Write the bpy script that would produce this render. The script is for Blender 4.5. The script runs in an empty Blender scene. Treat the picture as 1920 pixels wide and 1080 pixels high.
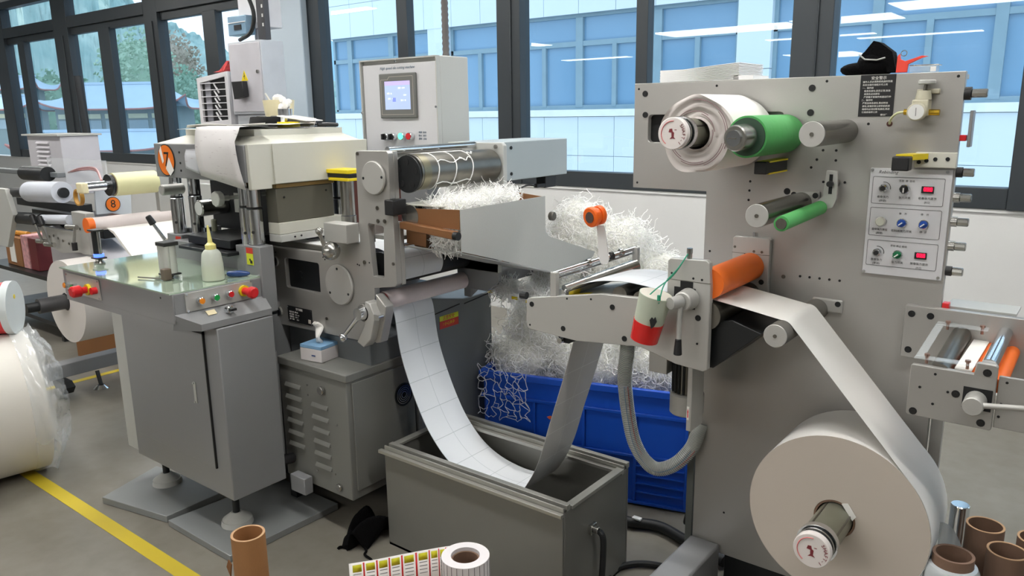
import bpy, bmesh, math, random
from mathutils import Vector, Matrix, geometry
from math import pi, sin, cos, radians
random.seed(7)
scene = bpy.context.scene
col = scene.collection

# ------------------------------------------------------------------ camera
cam_d = bpy.data.cameras.new('camera')
cam = bpy.data.objects.new('camera', cam_d); col.objects.link(cam)
xr = Vector((0.78914642, 0.61403759, -0.01434454))
yd = Vector((0.12397921, -0.1821221, -0.97542847))
zf = Vector((-0.60156221, 0.76797746, -0.21984889))
m = Matrix((xr, -yd, -zf)).transposed().to_4x4()
m.translation = Vector((0, 0, 1.6))
cam.matrix_world = m
cam_d.sensor_width = 36.0
cam_d.lens = 36.0 * 1456.0 / 1920.0
cam_d.clip_start = 0.05; cam_d.clip_end = 800
scene.camera = cam

# ------------------------------------------------------------------ world and exposure
w = bpy.data.worlds.new('sky'); scene.world = w; w.use_nodes = True
nt = w.node_tree; nt.nodes.clear()
wo = nt.nodes.new('ShaderNodeOutputWorld'); bg = nt.nodes.new('ShaderNodeBackground')
tc = nt.nodes.new('ShaderNodeTexCoord'); sp = nt.nodes.new('ShaderNodeSeparateXYZ'); cr = nt.nodes.new('ShaderNodeValToRGB')
nt.links.new(tc.outputs['Generated'], sp.inputs[0]); nt.links.new(sp.outputs['Z'], cr.inputs[0])
cr.color_ramp.elements[0].position = 0.0; cr.color_ramp.elements[0].color = (0.86, 0.93, 1.0, 1)
cr.color_ramp.elements[1].position = 0.6; cr.color_ramp.elements[1].color = (0.72, 0.86, 1.0, 1)
nt.links.new(cr.outputs[0], bg.inputs[0]); bg.inputs[1].default_value = 1.55
nt.links.new(bg.outputs[0], wo.inputs[0])
vs = scene.view_settings
vs.view_transform = 'Standard'; vs.look = 'None'; vs.exposure = 0.32; vs.gamma = 1.0; vs.use_curve_mapping = False
LAMP_E = 8.5; STRIP_E = 27.0

# ------------------------------------------------------------------ materials
def lin(c):
    return tuple(((v/12.92) if v <= 0.04045 else ((v+0.055)/1.055)**2.4) for v in c)
def hexc(h):
    h = h.lstrip('#'); return lin(tuple(int(h[i:i+2], 16)/255 for i in (0, 2, 4)))
MATS = {}
def mat(name, c, rough=0.5, metal=0.0, var=0.05, scale=6.0, bump=0.0, bscale=60.0, emit=0.0, alpha=1.0, trans=0.0, coat=0.0, aniso=None, spec=0.5, sheen=0.0):
    if name in MATS: return MATS[name]
    m = bpy.data.materials.new(name); m.use_nodes = True
    n = m.node_tree.nodes; l = m.node_tree.links; b = n['Principled BSDF']
    c = hexc(c) if isinstance(c, str) else c
    tc = n.new('ShaderNodeTexCoord')
    if var > 0:
        mp = n.new('ShaderNodeMapping'); l.new(tc.outputs['Object'], mp.inputs[0])
        if aniso: mp.inputs['Scale'].default_value = aniso
        nz = n.new('ShaderNodeTexNoise'); nz.inputs['Scale'].default_value = scale; nz.inputs['Detail'].default_value = 5
        l.new(mp.outputs[0], nz.inputs['Vector'])
        r = n.new('ShaderNodeMapRange'); r.inputs[1].default_value = 0.3; r.inputs[2].default_value = 0.7
        r.inputs[3].default_value = 1-var; r.inputs[4].default_value = 1+var
        l.new(nz.outputs['Fac'], r.inputs[0])
        mx = n.new('ShaderNodeVectorMath'); mx.operation = 'SCALE'; mx.inputs[0].default_value = c
        l.new(r.outputs[0], mx.inputs['Scale']); l.new(mx.outputs[0], b.inputs['Base Color'])
        if rough > 0.05:
            r2 = n.new('ShaderNodeMapRange'); r2.inputs[3].default_value = max(0, rough*0.85); r2.inputs[4].default_value = min(1, rough*1.15)
            l.new(nz.outputs['Fac'], r2.inputs[0]); l.new(r2.outputs[0], b.inputs['Roughness'])
    else:
        b.inputs['Base Color'].default_value = (*c, 1)
    b.inputs['Roughness'].default_value = rough
    b.inputs['Metallic'].default_value = metal
    b.inputs['Specular IOR Level'].default_value = spec
    if coat: b.inputs['Coat Weight'].default_value = coat; b.inputs['Coat Roughness'].default_value = 0.08
    if alpha < 1: b.inputs['Alpha'].default_value = alpha
    if trans: b.inputs['Transmission Weight'].default_value = trans
    if emit:
        b.inputs['Emission Color'].default_value = (*c, 1); b.inputs['Emission Strength'].default_value = emit
    if bump:
        nb = n.new('ShaderNodeTexNoise'); nb.inputs['Scale'].default_value = bscale; nb.inputs['Detail'].default_value = 4
        l.new(tc.outputs['Object'], nb.inputs['Vector'])
        bp = n.new('ShaderNodeBump'); bp.inputs['Strength'].default_value = bump; bp.inputs['Distance'].default_value = 0.01
        l.new(nb.outputs['Fac'], bp.inputs['Height']); l.new(bp.outputs[0], b.inputs['Normal'])
    MATS[name] = m
    return m

ALU   = mat('anodised_aluminium', '#b9b8b4', 0.42, 0.35, 0.03, 3, bump=0.03, bscale=300)
PLATE = mat('satin_steel_plate', '#adaba7', 0.36, 0.45, 0.04, 2.5, bump=0.04, bscale=240)
PAINT = mat('grey_machine_paint', '#87888a', 0.4, 0.0, 0.03, 4, bump=0.05, bscale=200)
PAINTL= mat('light_grey_paint', '#b9bab6', 0.42, 0.0, 0.02, 4, bump=0.05, bscale=200)
PAINTD= mat('dark_grey_paint', '#6d7174', 0.42, 0.0, 0.04, 3, bump=0.04, bscale=200)
CREAM = mat('cream_grey_paint', '#c9c8bd', 0.45, 0.0, 0.02, 4)
STEEL = mat('brushed_steel', '#8f8d86', 0.33, 0.75, 0.06, 5, aniso=(1, 1, 12))
CHROME= mat('polished_chrome', '#dfe2e6', 0.12, 1.0, 0.02, 8)
CHROMD= mat('worn_chrome', '#b5b4b0', 0.24, 0.95, 0.08, 8)
GUNM  = mat('dark_ground_steel', '#76736c', 0.3, 0.9, 0.12, 12, aniso=(8, 1, 1))
BLACK = mat('black_plastic', '#1c1c1e', 0.45, 0.0, 0.1, 8)
BLACKM= mat('black_metal', '#222426', 0.4, 0.3, 0.15, 8)
DARK  = mat('dark_recess', '#121315', 0.7, 0.0, 0.1, 8)
FRAME = mat('dark_window_frame', '#3c4145', 0.45, 0.2, 0.04, 3)
RUBGR = mat('green_rubber', '#4fa75a', 0.55, 0.0, 0.05, 12, bump=0.05)
RUBOR = mat('orange_rubber', '#f0701c', 0.45, 0.0, 0.04, 12)
RUBBK = mat('grey_rubber', '#55534f', 0.6, 0.0, 0.05, 12)
PAPER = mat('white_paper', '#eceae6', 0.6, 0.0, 0.015, 6, spec=0.3)
PAPERS= mat('paper_roll_side', '#c3b9ae', 0.7, 0.0, 0.02, 3, spec=0.2)
KRAFT = mat('brown_card_tube', '#a5764a', 0.75, 0.0, 0.06, 14, bump=0.1, bscale=80)
KRAFTD= mat('dark_card_tube', '#7c6150', 0.75, 0.0, 0.06, 14, bump=0.1, bscale=80)
CARTON= mat('carton_card', '#93663f', 0.8, 0.0, 0.06, 5)
COPPER= mat('brown_sheet', '#8a5f3c', 0.38, 0.2, 0.08, 6)
ORANGE= mat('orange_plastic', '#f26a1e', 0.35, 0.0, 0.03, 8)
RED   = mat('red_plastic', '#d7262b', 0.3, 0.0, 0.04, 8)
REDT  = mat('glossy_red_tape', '#d8201f', 0.2, 0.0, 0.06, 20, bump=0.15, bscale=30)
GREENB= mat('green_button', '#19a04c', 0.3, 0.0, 0.02, 8)
ORANGB= mat('amber_button', '#f09020', 0.3, 0.0, 0.02, 8)
YELLOW= mat('yellow_plastic', '#e8cf1c', 0.4, 0.0, 0.04, 8)
BLUEP = mat('blue_crate_plastic', '#1552c4', 0.38, 0.0, 0.05, 4)
WASTE = mat('white_waste_paper', '#fcfcfa', 0.6, 0.0, 0.06, 9, spec=0.3)
WHITE = mat('white_paint', '#e2e2e0', 0.5, 0.0, 0.02, 3)
CLOTH = mat('black_cloth', '#0c0c0d', 0.9, 0.0, 0.2, 20, bump=0.4, bscale=200, spec=0.1)
IVORY = mat('ivory_plastic', '#e9dfb8', 0.35, 0.0, 0.02, 8)

def emitm(name, c, s):
    m = bpy.data.materials.new(name); m.use_nodes = True
    b = m.node_tree.nodes['Principled BSDF']; c = hexc(c)
    b.inputs['Base Color'].default_value = (*c, 1); b.inputs['Emission Color'].default_value = (*c, 1)
    b.inputs['Emission Strength'].default_value = s; return m
LAMPM = emitm('lamp_diffuser', '#fffdf9', LAMP_E); STRIPM = emitm('added_strip_diffuser', '#fffdf9', STRIP_E)
LEDR  = emitm('red_led_segments', '#ff1440', 2.2)
LEDG  = emitm('lit_green_lens', '#5ff0b4', 1.1)
LEDB  = emitm('lit_blue_led', '#3f5fff', 3.0)

def clear(name, c, rough, alpha, spec=0.5):
    return mat(name, c, rough, 0, 0.0, alpha=alpha, spec=spec)
FILM = clear('clear_plastic_film', '#eef2f5', 0.12, 0.30, 1.0)
ACRYL = clear('clear_acrylic', '#e8f0f4', 0.04, 0.22, 1.0)
BOTTLE = clear('milky_bottle', '#dfe5dc', 0.3, 0.62)
OIL = clear('yellow_oil', '#d9dd8e', 0.2, 0.75)
HOSEM = clear('clear_hose', '#b9beba', 0.18, 0.72, 0.8)

def glass_mat():
    m = bpy.data.materials.new('blue_tinted_window_glass'); m.use_nodes = True
    n = m.node_tree.nodes; l = m.node_tree.links; n.clear()
    o = n.new('ShaderNodeOutputMaterial'); mx = n.new('ShaderNodeMixShader')
    t = n.new('ShaderNodeBsdfTransparent'); g = n.new('ShaderNodeBsdfGlossy')
    t.inputs[0].default_value = (0.86, 0.93, 0.975, 1); g.inputs[0].default_value = (0.95, 0.98, 1, 1); g.inputs[1].default_value = 0.0
    lw = n.new('ShaderNodeLayerWeight')      # Schlick fresnel, the same from both sides of the pane
    pw = n.new('ShaderNodeMath'); pw.operation = 'POWER'; pw.inputs[1].default_value = 5.0
    ml = n.new('ShaderNodeMath'); ml.operation = 'MULTIPLY_ADD'; ml.inputs[1].default_value = 0.9; ml.inputs[2].default_value = 0.05
    l.new(lw.outputs['Facing'], pw.inputs[0]); l.new(pw.outputs[0], ml.inputs[0]); l.new(ml.outputs[0], mx.inputs[0])
    l.new(t.outputs[0], mx.inputs[1]); l.new(g.outputs[0], mx.inputs[2]); l.new(mx.outputs[0], o.inputs[0])
    return m
GLASS = glass_mat()

def floor_mat():
    m = bpy.data.materials.new('polished_concrete_floor'); m.use_nodes = True
    n = m.node_tree.nodes; l = m.node_tree.links; b = n['Principled BSDF']
    tc = n.new('ShaderNodeTexCoord')
    n1 = n.new('ShaderNodeTexNoise'); n1.inputs['Scale'].default_value = 1.3; n1.inputs['Detail'].default_value = 8; n1.inputs['Roughness'].default_value = 0.65
    n2 = n.new('ShaderNodeTexNoise'); n2.inputs['Scale'].default_value = 14; n2.inputs['Detail'].default_value = 6
    l.new(tc.outputs['Object'], n1.inputs['Vector']); l.new(tc.outputs['Object'], n2.inputs['Vector'])
    mx = n.new('ShaderNodeMath'); mx.operation = 'MULTIPLY_ADD'; mx.inputs[1].default_value = 0.35
    l.new(n2.outputs['Fac'], mx.inputs[0]); l.new(n1.outputs['Fac'], mx.inputs[2])
    r = n.new('ShaderNodeValToRGB'); r.color_ramp.elements[0].position = 0.45; r.color_ramp.elements[0].color = (*hexc('#6f6a60'), 1)
    r.color_ramp.elements[1].position = 0.9; r.color_ramp.elements[1].color = (*hexc('#88847b'), 1)
    l.new(mx.outputs[0], r.inputs[0]); l.new(r.outputs[0], b.inputs['Base Color'])
    r2 = n.new('ShaderNodeMapRange'); r2.inputs[3].default_value = 0.25; r2.inputs[4].default_value = 0.5
    l.new(n1.outputs['Fac'], r2.inputs[0]); l.new(r2.outputs[0], b.inputs['Roughness'])
    return m

# ------------------------------------------------------------------ mesh builder
BOLTM = mat('bolt_black', '#2a2a2b', 0.45, 0.4, 0.1, 30)
class MB:
    def __init__(s): s.v = []; s.f = []; s.uv = None
    def add(s, vs, fs):
        o = len(s.v); s.v += [tuple(v) for v in vs]; s.f += [tuple(i+o for i in f) for f in fs]; return s
    def box(s, x0, x1, y0, y1, z0, z1):
        return s.add([(x0,y0,z0),(x1,y0,z0),(x1,y1,z0),(x0,y1,z0),(x0,y0,z1),(x1,y0,z1),(x1,y1,z1),(x0,y1,z1)],
                     [(0,3,2,1),(4,5,6,7),(0,1,5,4),(1,2,6,5),(2,3,7,6),(3,0,4,7)])
    def prism(s, pts, a, b, ax='y', holes=()):
        # polygon in the plane perpendicular to ax, extruded from a to b
        def mk(p, t):
            return (p[0], t, p[1]) if ax == 'y' else ((t, p[0], p[1]) if ax == 'x' else (p[0], p[1], t))
        loops = [list(pts)] + [list(h) for h in holes]
        flat = [p for lp in loops for p in lp]; n = len(flat)
        if holes or len(pts) > 4:
            if holes:
                bt = bmesh.new(); bv = [[bt.verts.new((p[0], p[1], 0)) for p in lp] for lp in loops]
                for lp in bv:
                    for i in range(len(lp)): bt.edges.new((lp[i], lp[(i+1) % len(lp)]))
                bt.verts.index_update(); bmesh.ops.triangle_fill(bt, use_beauty=True, edges=bt.edges[:])
                tris = [[q.index for q in fc.verts] for fc in bt.faces]; bt.free()
            else: tris = geometry.tessellate_polygon([[Vector((p[0], p[1], 0)) for p in lp] for lp in loops])
        else: tris = [tuple(range(n))]
        fs = [tuple(t) for t in tris] + [tuple(i+n for i in reversed(t)) for t in tris]
        k = 0
        for lp in loops:
            L = len(lp)
            for i in range(L):
                j = (i+1) % L; fs.append((k+i, k+j, k+j+n, k+i+n))
            k += L
        return s.add([mk(p, a) for p in flat] + [mk(p, b) for p in flat], fs)
    def frame(s, d):
        d = Vector(d).normalized(); u = d.cross(Vector((0, 0, 1)))
        if u.length < 1e-3: u = d.cross(Vector((1, 0, 0)))
        u.normalize(); return d, u, d.cross(u)
    def lathe(s, a, d, prof, n=24, closed=False):
        a = Vector(a); d, u, v = s.frame(d); vs = []; fs = []
        for t, r in prof:
            for i in range(n):
                q = 2*pi*i/n; vs.append(a + d*t + (u*cos(q)+v*sin(q))*r)
        P = len(prof)
        for k in range(P-1 if not closed else P):
            k2 = (k+1) % P
            for i in range(n):
                j = (i+1) % n; fs.append((k*n+i, k*n+j, k2*n+j, k2*n+i))
        if not closed:
            fs.append(tuple(reversed(range(n)))); fs.append(tuple(range((P-1)*n, P*n)))
        return s.add(vs, fs)
    def cyl(s, a, b, r, r2=None, n=24, bev=0.0):
        a = Vector(a); b = Vector(b); L = (b-a).length; r2 = r if r2 is None else r2
        pr = [(0, r), (L, r2)] if not bev else [(0, r-bev), (bev, r), (L-bev, r2), (L, r2-bev)]
        return s.lathe(a, b-a, pr, n)
    def ring(s, a, b, ro, ri, n=28):
        a = Vector(a); b = Vector(b); L = (b-a).length
        return s.lathe(a, b-a, [(0, ri), (0, ro), (L, ro), (L, ri)], n, closed=True)
    def tube(s, pts, r, n=8, rf=None):
        pts = [Vector(p) for p in pts]; vs = []; fs = []; pu = None
        for i, p in enumerate(pts):
            d = (pts[min(i+1, len(pts)-1)] - pts[max(i-1, 0)])
            if d.length < 1e-9: d = Vector((0, 0, 1))
            d.normalize()
            if pu is None: _, u, _ = s.frame(d)
            else:
                u = pu - d*pu.dot(d)
                if u.length < 1e-6: _, u, _ = s.frame(d)
                u.normalize()
            pu = u; v = d.cross(u); rr = rf(i) if rf else r
            for k in range(n):
                q = 2*pi*k/n; vs.append(p + (u*cos(q)+v*sin(q))*rr)
        for i in range(len(pts)-1):
            for k in range(n):
                j = (k+1) % n; fs.append((i*n+k, i*n+j, (i+1)*n+j, (i+1)*n+k))
        fs.append(tuple(reversed(range(n)))); fs.append(tuple(range((len(pts)-1)*n, len(pts)*n)))
        return s.add(vs, fs)
    def sph(s, c, r, n=16, sc=(1, 1, 1)):
        c = Vector(c); vs = []; fs = []; h = n//2
        for i in range(h+1):
            a = pi*i/h
            for k in range(n):
                q = 2*pi*k/n; vs.append((c.x+r*sc[0]*sin(a)*cos(q), c.y+r*sc[1]*sin(a)*sin(q), c.z+r*sc[2]*cos(a)))
        for i in range(h):
            for k in range(n):
                j = (k+1) % n; fs.append((i*n+k, (i+1)*n+k, (i+1)*n+j, i*n+j))
        return s.add(vs, fs)
    def sheet(s, path, y0, y1, t=0.0008, ax='y'):
        # ribbon of paper running along path (x,z), from y0 to y1, with thickness
        pts = [Vector((p[0], 0, p[1])) for p in path]; n = len(pts); vs = []; fs = []
        for i, p in enumerate(pts):
            d = (pts[min(i+1, n-1)]-pts[max(i-1, 0)]).normalized(); nr = Vector((-d.z, 0, d.x))*t
            for yy in (y0, y1):
                for sg in (0, 1):
                    q = p + nr*sg; vs.append((q.x, yy, q.z))
        for i in range(n-1):
            a = i*4; b = a+4
            fs += [(a, b, b+2, a+2), (a+1, a+3, b+3, b+1), (a, a+1, b+1, b), (a+2, b+2, b+3, a+3)]
        fs += [(0, 2, 3, 1), ((n-1)*4, (n-1)*4+1, (n-1)*4+3, (n-1)*4+2)]
        return s.add(vs, fs)
    def xf(s, M):
        s.v = [tuple(M @ Vector(v)) for v in s.v]; return s

def fin(o, bevel=0.0, ang=35, seg=2):
    me = o.data
    bmm = bmesh.new(); bmm.from_mesh(me); bmesh.ops.recalc_face_normals(bmm, faces=bmm.faces); bmm.to_mesh(me); bmm.free()
    me.polygons.foreach_set('use_smooth', [True]*len(me.polygons))
    me.set_sharp_from_angle(angle=radians(ang))
    if bevel:
        b = o.modifiers.new('bevel', 'BEVEL'); b.width = bevel; b.segments = seg; b.limit_method = 'ANGLE'; b.angle_limit = radians(40)
        b.use_clamp_overlap = True
    return o
def obj(name, mb, material, parent=None, bevel=0.0, label=None, ang=35, kind=None):
    me = bpy.data.meshes.new(name); me.from_pydata(mb.v, [], mb.f); me.materials.append(material)
    o = bpy.data.objects.new(name, me); col.objects.link(o); fin(o, bevel, ang)
    if parent is not None:
        o.parent = parent
        base = Vector((0, 0, 0)); q = parent
        while q is not None: base += q.location; q = q.parent
        o.location = -base
    if label: o['label'] = label
    if kind: o['kind'] = kind
    return o
def tag(o, label, cat, group=None):
    o['label'] = label; o['category'] = cat
    if group: o['group'] = group
    return o
def thing(name, label, cat, loc=(0, 0, 0), group=None):
    o = bpy.data.objects.new(name, None); col.objects.link(o); o.location = loc; o.empty_display_size = 0.1
    return tag(o, label, cat, group)
def struct(name, mb, material, parent=None, bevel=0.0):
    o = obj(name, mb, material, parent, bevel)
    if parent is None: o['kind'] = 'structure'
    return o
def text(name, body, p, size, material, parent=None, right=(1, 0, 0), up=(0, 0, 1), shear=0.0, align='CENTER', depth=0.0003):
    cu = bpy.data.curves.new(name, 'FONT'); cu.body = body; cu.size = size; cu.align_x = align; cu.align_y = 'CENTER'
    cu.shear = shear; cu.extrude = depth; cu.resolution_u = 2
    to = bpy.data.objects.new(name, cu); col.objects.link(to)
    bpy.context.view_layer.update()
    me = bpy.data.meshes.new_from_object(to.evaluated_get(bpy.context.evaluated_depsgraph_get()))
    bpy.data.objects.remove(to)
    r = Vector(right).normalized(); u = Vector(up).normalized(); nn = r.cross(u)
    M = Matrix((r, u, nn)).transposed().to_4x4(); M.translation = Vector(p)
    me.transform(M); me.materials.clear(); me.materials.append(material)
    o = bpy.data.objects.new(name, me); col.objects.link(o)
    if parent is not None:
        o.parent = parent; base = Vector((0, 0, 0)); q = parent
        while q is not None: base += q.location; q = q.parent
        o.location = -base
    return o
def spline(pts, n=10):
    # Catmull-Rom through the points
    P = [Vector(p) for p in pts]; P = [P[0]*2-P[1]] + P + [P[-1]*2-P[-2]]; out = []
    for i in range(1, len(P)-2):
        for k in range(n):
            t = k/n
            out.append(0.5*((2*P[i])+(-P[i-1]+P[i+1])*t+(2*P[i-1]-5*P[i]+4*P[i+1]-P[i+2])*t*t+(-P[i-1]+3*P[i]-3*P[i+1]+P[i+2])*t**3))
    out.append(P[-2]); return out
def bolts(parent, pts, y, r, name='bolt', mt=None, d=0.004, ax='y'):
    # socket screws let into a face that looks toward -Y (ax y) or +X (ax x)
    first = None
    for a, b in pts:
        mb = MB()
        if ax == 'y':
            mb.cyl((0, 0, 0), (0, -d, 0), r, n=12); mb.cyl((0, -d, 0), (0, -d-0.0008, 0), r*0.45, n=6); p = Vector((a, y, b))
        else:
            mb.cyl((0, 0, 0), (d, 0, 0), r, n=12); mb.cyl((d, 0, 0), (d+0.0008, 0, 0), r*0.45, n=6); p = Vector((y, a, b))
        if first is None: first = obj(name, mb, mt or BLACKM)
        o = first.copy() if first.parent is not None else first
        if o is not first: col.objects.link(o)
        o.parent = parent
        base = Vector((0, 0, 0)); q = parent
        while q is not None: base += q.location; q = q.parent
        o.location = p - base
def rrect(x0, x1, z0, z1, r, n=4):
    out = []
    for cx, cz, a0 in ((x1-r, z1-r, 0), (x0+r, z1-r, 90), (x0+r, z0+r, 180), (x1-r, z0+r, 270)):
        for i in range(n+1):
            a = radians(a0+90*i/n); out.append((cx+r*cos(a), cz+r*sin(a)))
    return out
def circ(x, z, r, n=16): return [(x+r*cos(2*pi*i/n), z+r*sin(2*pi*i/n)) for i in range(n)]
# ------------------------------------------------------------------ room shell
YW = 4.95          # inner face of the window wall
XL, XR, YB, ZC = -16.0, 5.0, -19.0, 3.5
struct('floor', MB().box(XL, XR, YB, YW+0.1, -0.1, 0), floor_mat())
struct('ceiling', MB().box(XL, XR, YB, YW+0.1, ZC, ZC+0.1), WHITE)
struct('wall_left', MB().box(XL-0.1, XL, YB, YW+0.1, 0, ZC), WHITE)
struct('wall_right', MB().box(XR, XR+0.1, YB, YW+0.1, 0, ZC), WHITE)
struct('wall_rear', MB().box(XL, XR, YB-0.1, YB, 0, ZC), WHITE)
struct('wall_back', MB().box(XL, XR, YW, YW+0.2, 0, 1.045), WHITE)
struct('trim_1', MB().box(XL, XR, YW-0.012, YW+0.02, 1.03, 1.05), WHITE)
struct('wall_upper', MB().box(XL, XR, YW, YW+0.2, 3.3, ZC), WHITE)
# window wall: each bay between heavy posts is one window
posts = [(-13.83,-13.43),(-11.72,-11.30),(-9.29,-8.99),(-6.35,-6.10),(-3.97,-3.745),(-1.68,-1.44),(-0.47,-0.20),(1.6,1.9),(4.7,5.0)]
bars = {0:[(-13.02,-12.80)],1:[(-10.50,-10.21)],2:[(-8.09,-7.84)],3:[(-5.09,-4.965)],4:[(-2.755,-2.665)],5:[],6:[(0.55,0.65)],7:[(3.2,3.3)]}
for i in range(len(posts)-1):
    a, b = posts[i][0], posts[i+1][0]; gx0 = posts[i][1]; gx1 = b
    f = MB().box(a, gx0, YW-0.03, YW+0.1, 1.05, 3.3)
    if i in (1, 2, 4, 5): f.box(a+(gx0-a)*0.62, a+(gx0-a)*0.66, YW-0.045, YW-0.02, 1.16, 2.7)
    if i == len(posts)-2: f.box(b, posts[i+1][1], YW-0.03, YW+0.1, 1.05, 3.3)
    wdw = struct('window_%d' % (i+1), f, FRAME, None, 0.004)
    obj('window_frame', MB().box(gx0, gx1, YW-0.02, YW+0.09, 1.05, 1.165).box(gx0, gx1, YW-0.02, YW+0.09, 3.2, 3.3), FRAME, wdw, 0.004)
    if i < 3:
        obj('transom', MB().box(gx0, gx1, YW-0.03, YW+0.08, 2.79, 2.93).box(gx0, gx1, YW+0.01, YW+0.08, 2.70, 2.79), FRAME, wdw, 0.004)
    xs = [gx0]
    for (p, q) in bars[i]:
        obj('mullion', MB().box(p, q, YW-0.01, YW+0.08, 1.16, 2.72 if i < 3 else 3.2), FRAME, wdw, 0.004)
        xs += [p, q]
    xs.append(gx1)
    for k in range(0, len(xs), 2):
        obj('pane', MB().box(xs[k], xs[k+1], YW+0.045, YW+0.047, 1.165, 3.2), GLASS, wdw)
# column beside the left windows
struct('trim_2', MB().box(-6.80, -6.26, 4.84, YW-0.032, 0, ZC-0.001), mat('pale_column_paint', '#c3d0da', 0.5, 0, 0.01, 3), None, 0.01)

# ceiling light panels (seen mirrored in the window glass) and unseen strips added to light the machines
def lamp(x0, x1, y0, y1, z, label, group='ceiling light panels', dm=None):
    t = thing('ceiling_lamp', label, 'light', ((x0+x1)/2, (y0+y1)/2, z), group)
    obj('lamp_housing', MB().box(x0-0.02, x1+0.02, y0-0.02, y1+0.02, z+0.012, z+0.06), WHITE, t)
    obj('diffuser', MB().box(x0, x1, y0, y1, z, z+0.012), dm or LAMPM, t)
    for xx in (x0+(x1-x0)*0.15, x1-(x1-x0)*0.15): obj('rod', MB().cyl((xx, (y0+y1)/2, z+0.05), (xx, (y0+y1)/2, ZC), 0.005, n=6), WHITE, t)
LAMPLAB = ['wide white light panel mirrored right of the slim mullion above the paper stack', 'white light panel mirrored beside the heavy post behind the black pouch', 'long white light panel mirrored at the top right corner', 'thin white light strip mirrored below the wide panel over the paper stack',
  'far small white light panel mirrored just left of the black pouch', 'thin line of white light mirrored between the two middle posts', 'short white light mirrored just right of the heavy middle post', 'far thin white light strip mirrored near the rewinder top edge']
LI = 0
for L in [(-7.75,-5.05,-5.6,-4.5),(-4.95,-3.3,-5.4,-4.35),(-3.05,-0.2,-4.15,-3.05),(-6.65,-4.4,-8.1,-7.8),(-8.1,-6.2,-15.3,-13.1),(-13.6,-11.4,-10.3,-9.9),(-11.1,-10.7,-5.3,-4.2),
          (-5.0,-2.6,-9.2,-8.9)]:
    lamp(*L, 3.1, LAMPLAB[LI]); LI += 1
for x in (-11.2, -7.6, -4.9, -2.6, -0.4):
    for y in (1.0, 3.2):
        lamp(x, x+1.5, y, y+0.22, 3.25, 'unseen narrow light strip added above the machines', 'added light strips above the machines', STRIPM)

# ------------------------------------------------------------------ outside: ground, building across, hill, temple hall, trees
struct('ground', MB().box(-420, 90, 5.2, 420, -6.3, -6.0), mat('outdoor_paving', '#a9b4b6', 0.9, 0, 0.1, 0.3))
bld = thing('office_building', 'pale panel-clad building with blue glazed window band across the courtyard', 'building', (-7, 14, -6))
CLAD = mat('pale_cladding', '#e4eef3', 0.5, 0, 0.015, 0.6)
obj('wall', MB().box(-17.0, 6, 14.35, 22, -6, 9).box(-17.0, 6, 14.03, 14.35, -6, 1.5).box(-17.0, 6, 14.03, 14.35, 3.56, 9), mat('joint_grey', '#9fb0ba', 0.7), bld)
first = None
for r, (z0, z1) in enumerate([(-0.12,0.695),(0.705,1.50),(3.56,4.36),(4.37,5.2),(5.21,6.0)]):
    for k in range(26):
        x0 = -17.0 + 0.873*k + 0.006; x1 = x0+0.861
        o = obj('cladding_panel', MB().box(x0, x1, 14.0, 14.03, z0, z1), CLAD, bld)
for (a, b) in ((-13.42,-12.78), (-5.76,-5.14), (1.7, 2.4)):
    obj('pier', MB().box(a, b, 14.02, 14.34, 1.66, 2.30).box(a, b, 14.02, 14.34, 2.31, 3.56), CLAD, bld)
obj('ledge', MB().box(-17.0, 6, 13.93, 14.2, 1.51, 1.65), mat('bright_ledge', '#f4f8fa', 0.5), bld)
WFR = mat('pale_window_profile', '#8fa9b5', 0.5)
BGL = mat('blue_facade_glass', '#83a9c6', 0.12, 0.0, 0.06, 0.4, spec=0.5)
for (a, b, th, tn) in ((-17.0,-13.42,[-16.35,-14.8],[-15.6,-14.1]), (-12.78,-5.76,[-11.0,-9.2,-7.4],[-11.9,-10.1,-8.36,-6.57]), (-5.14,1.7,[-3.44,-1.7,0.05],[-4.3,-2.66,-0.85,0.9])):
    wf = obj('window_frame', MB().box(a, b, 14.13, 14.2, 2.93, 3.03).box(a, b, 14.13, 14.2, 3.5, 3.56).box(a, b, 14.13, 14.2, 1.65, 1.74).box(a, a+0.07, 14.13, 14.2, 1.7, 3.5).box(b-0.07, b, 14.13, 14.2, 1.7, 3.5), WFR, bld)
    for x in th: obj('mullion', MB().box(x-0.085, x+0.085, 14.12, 14.2, 1.7, 3.5), WFR, wf)
    for x in tn: obj('mullion', MB().box(x-0.05, x+0.05, 14.12, 14.2, 1.7, 2.95), WFR, wf)
    up = [a]+th+[b]; lo = sorted([a, b]+th+tn)
    for p, q in zip(up, up[1:]): obj('pane', MB().box(p, q, 14.19, 14.21, 2.95, 3.54), BGL, wf)
    for p, q in zip(lo, lo[1:]): obj('pane', MB().box(p, q, 14.19, 14.21, 1.7, 2.95), BGL, wf)

# hill: polar grid of real terrain, ridge about 250 m off
HILL = bpy.data.materials.new('hazy_wooded_hillside'); HILL.use_nodes = True
n = HILL.node_tree.nodes; l = HILL.node_tree.links; b = n['Principled BSDF']
tc = n.new('ShaderNodeTexCoord'); vo = n.new('ShaderNodeTexVoronoi'); vo.inputs['Scale'].default_value = 0.13
nz = n.new('ShaderNodeTexNoise'); nz.inputs['Scale'].default_value = 0.05; nz.inputs['Detail'].default_value = 9; nz.inputs['Roughness'].default_value = 0.7
l.new(tc.outputs['Object'], vo.inputs['Vector']); l.new(tc.outputs['Object'], nz.inputs['Vector'])
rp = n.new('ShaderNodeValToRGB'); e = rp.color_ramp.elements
e[0].position = 0.35; e[0].color = (*hexc('#8cacaa'), 1); e[1].position = 0.68; e[1].color = (*hexc('#c3d6ce'), 1)  # distance haze is mixed into these pale bluish greens
e2 = e.new(0.52); e2.color = (*hexc('#a6beb9'), 1)
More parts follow.
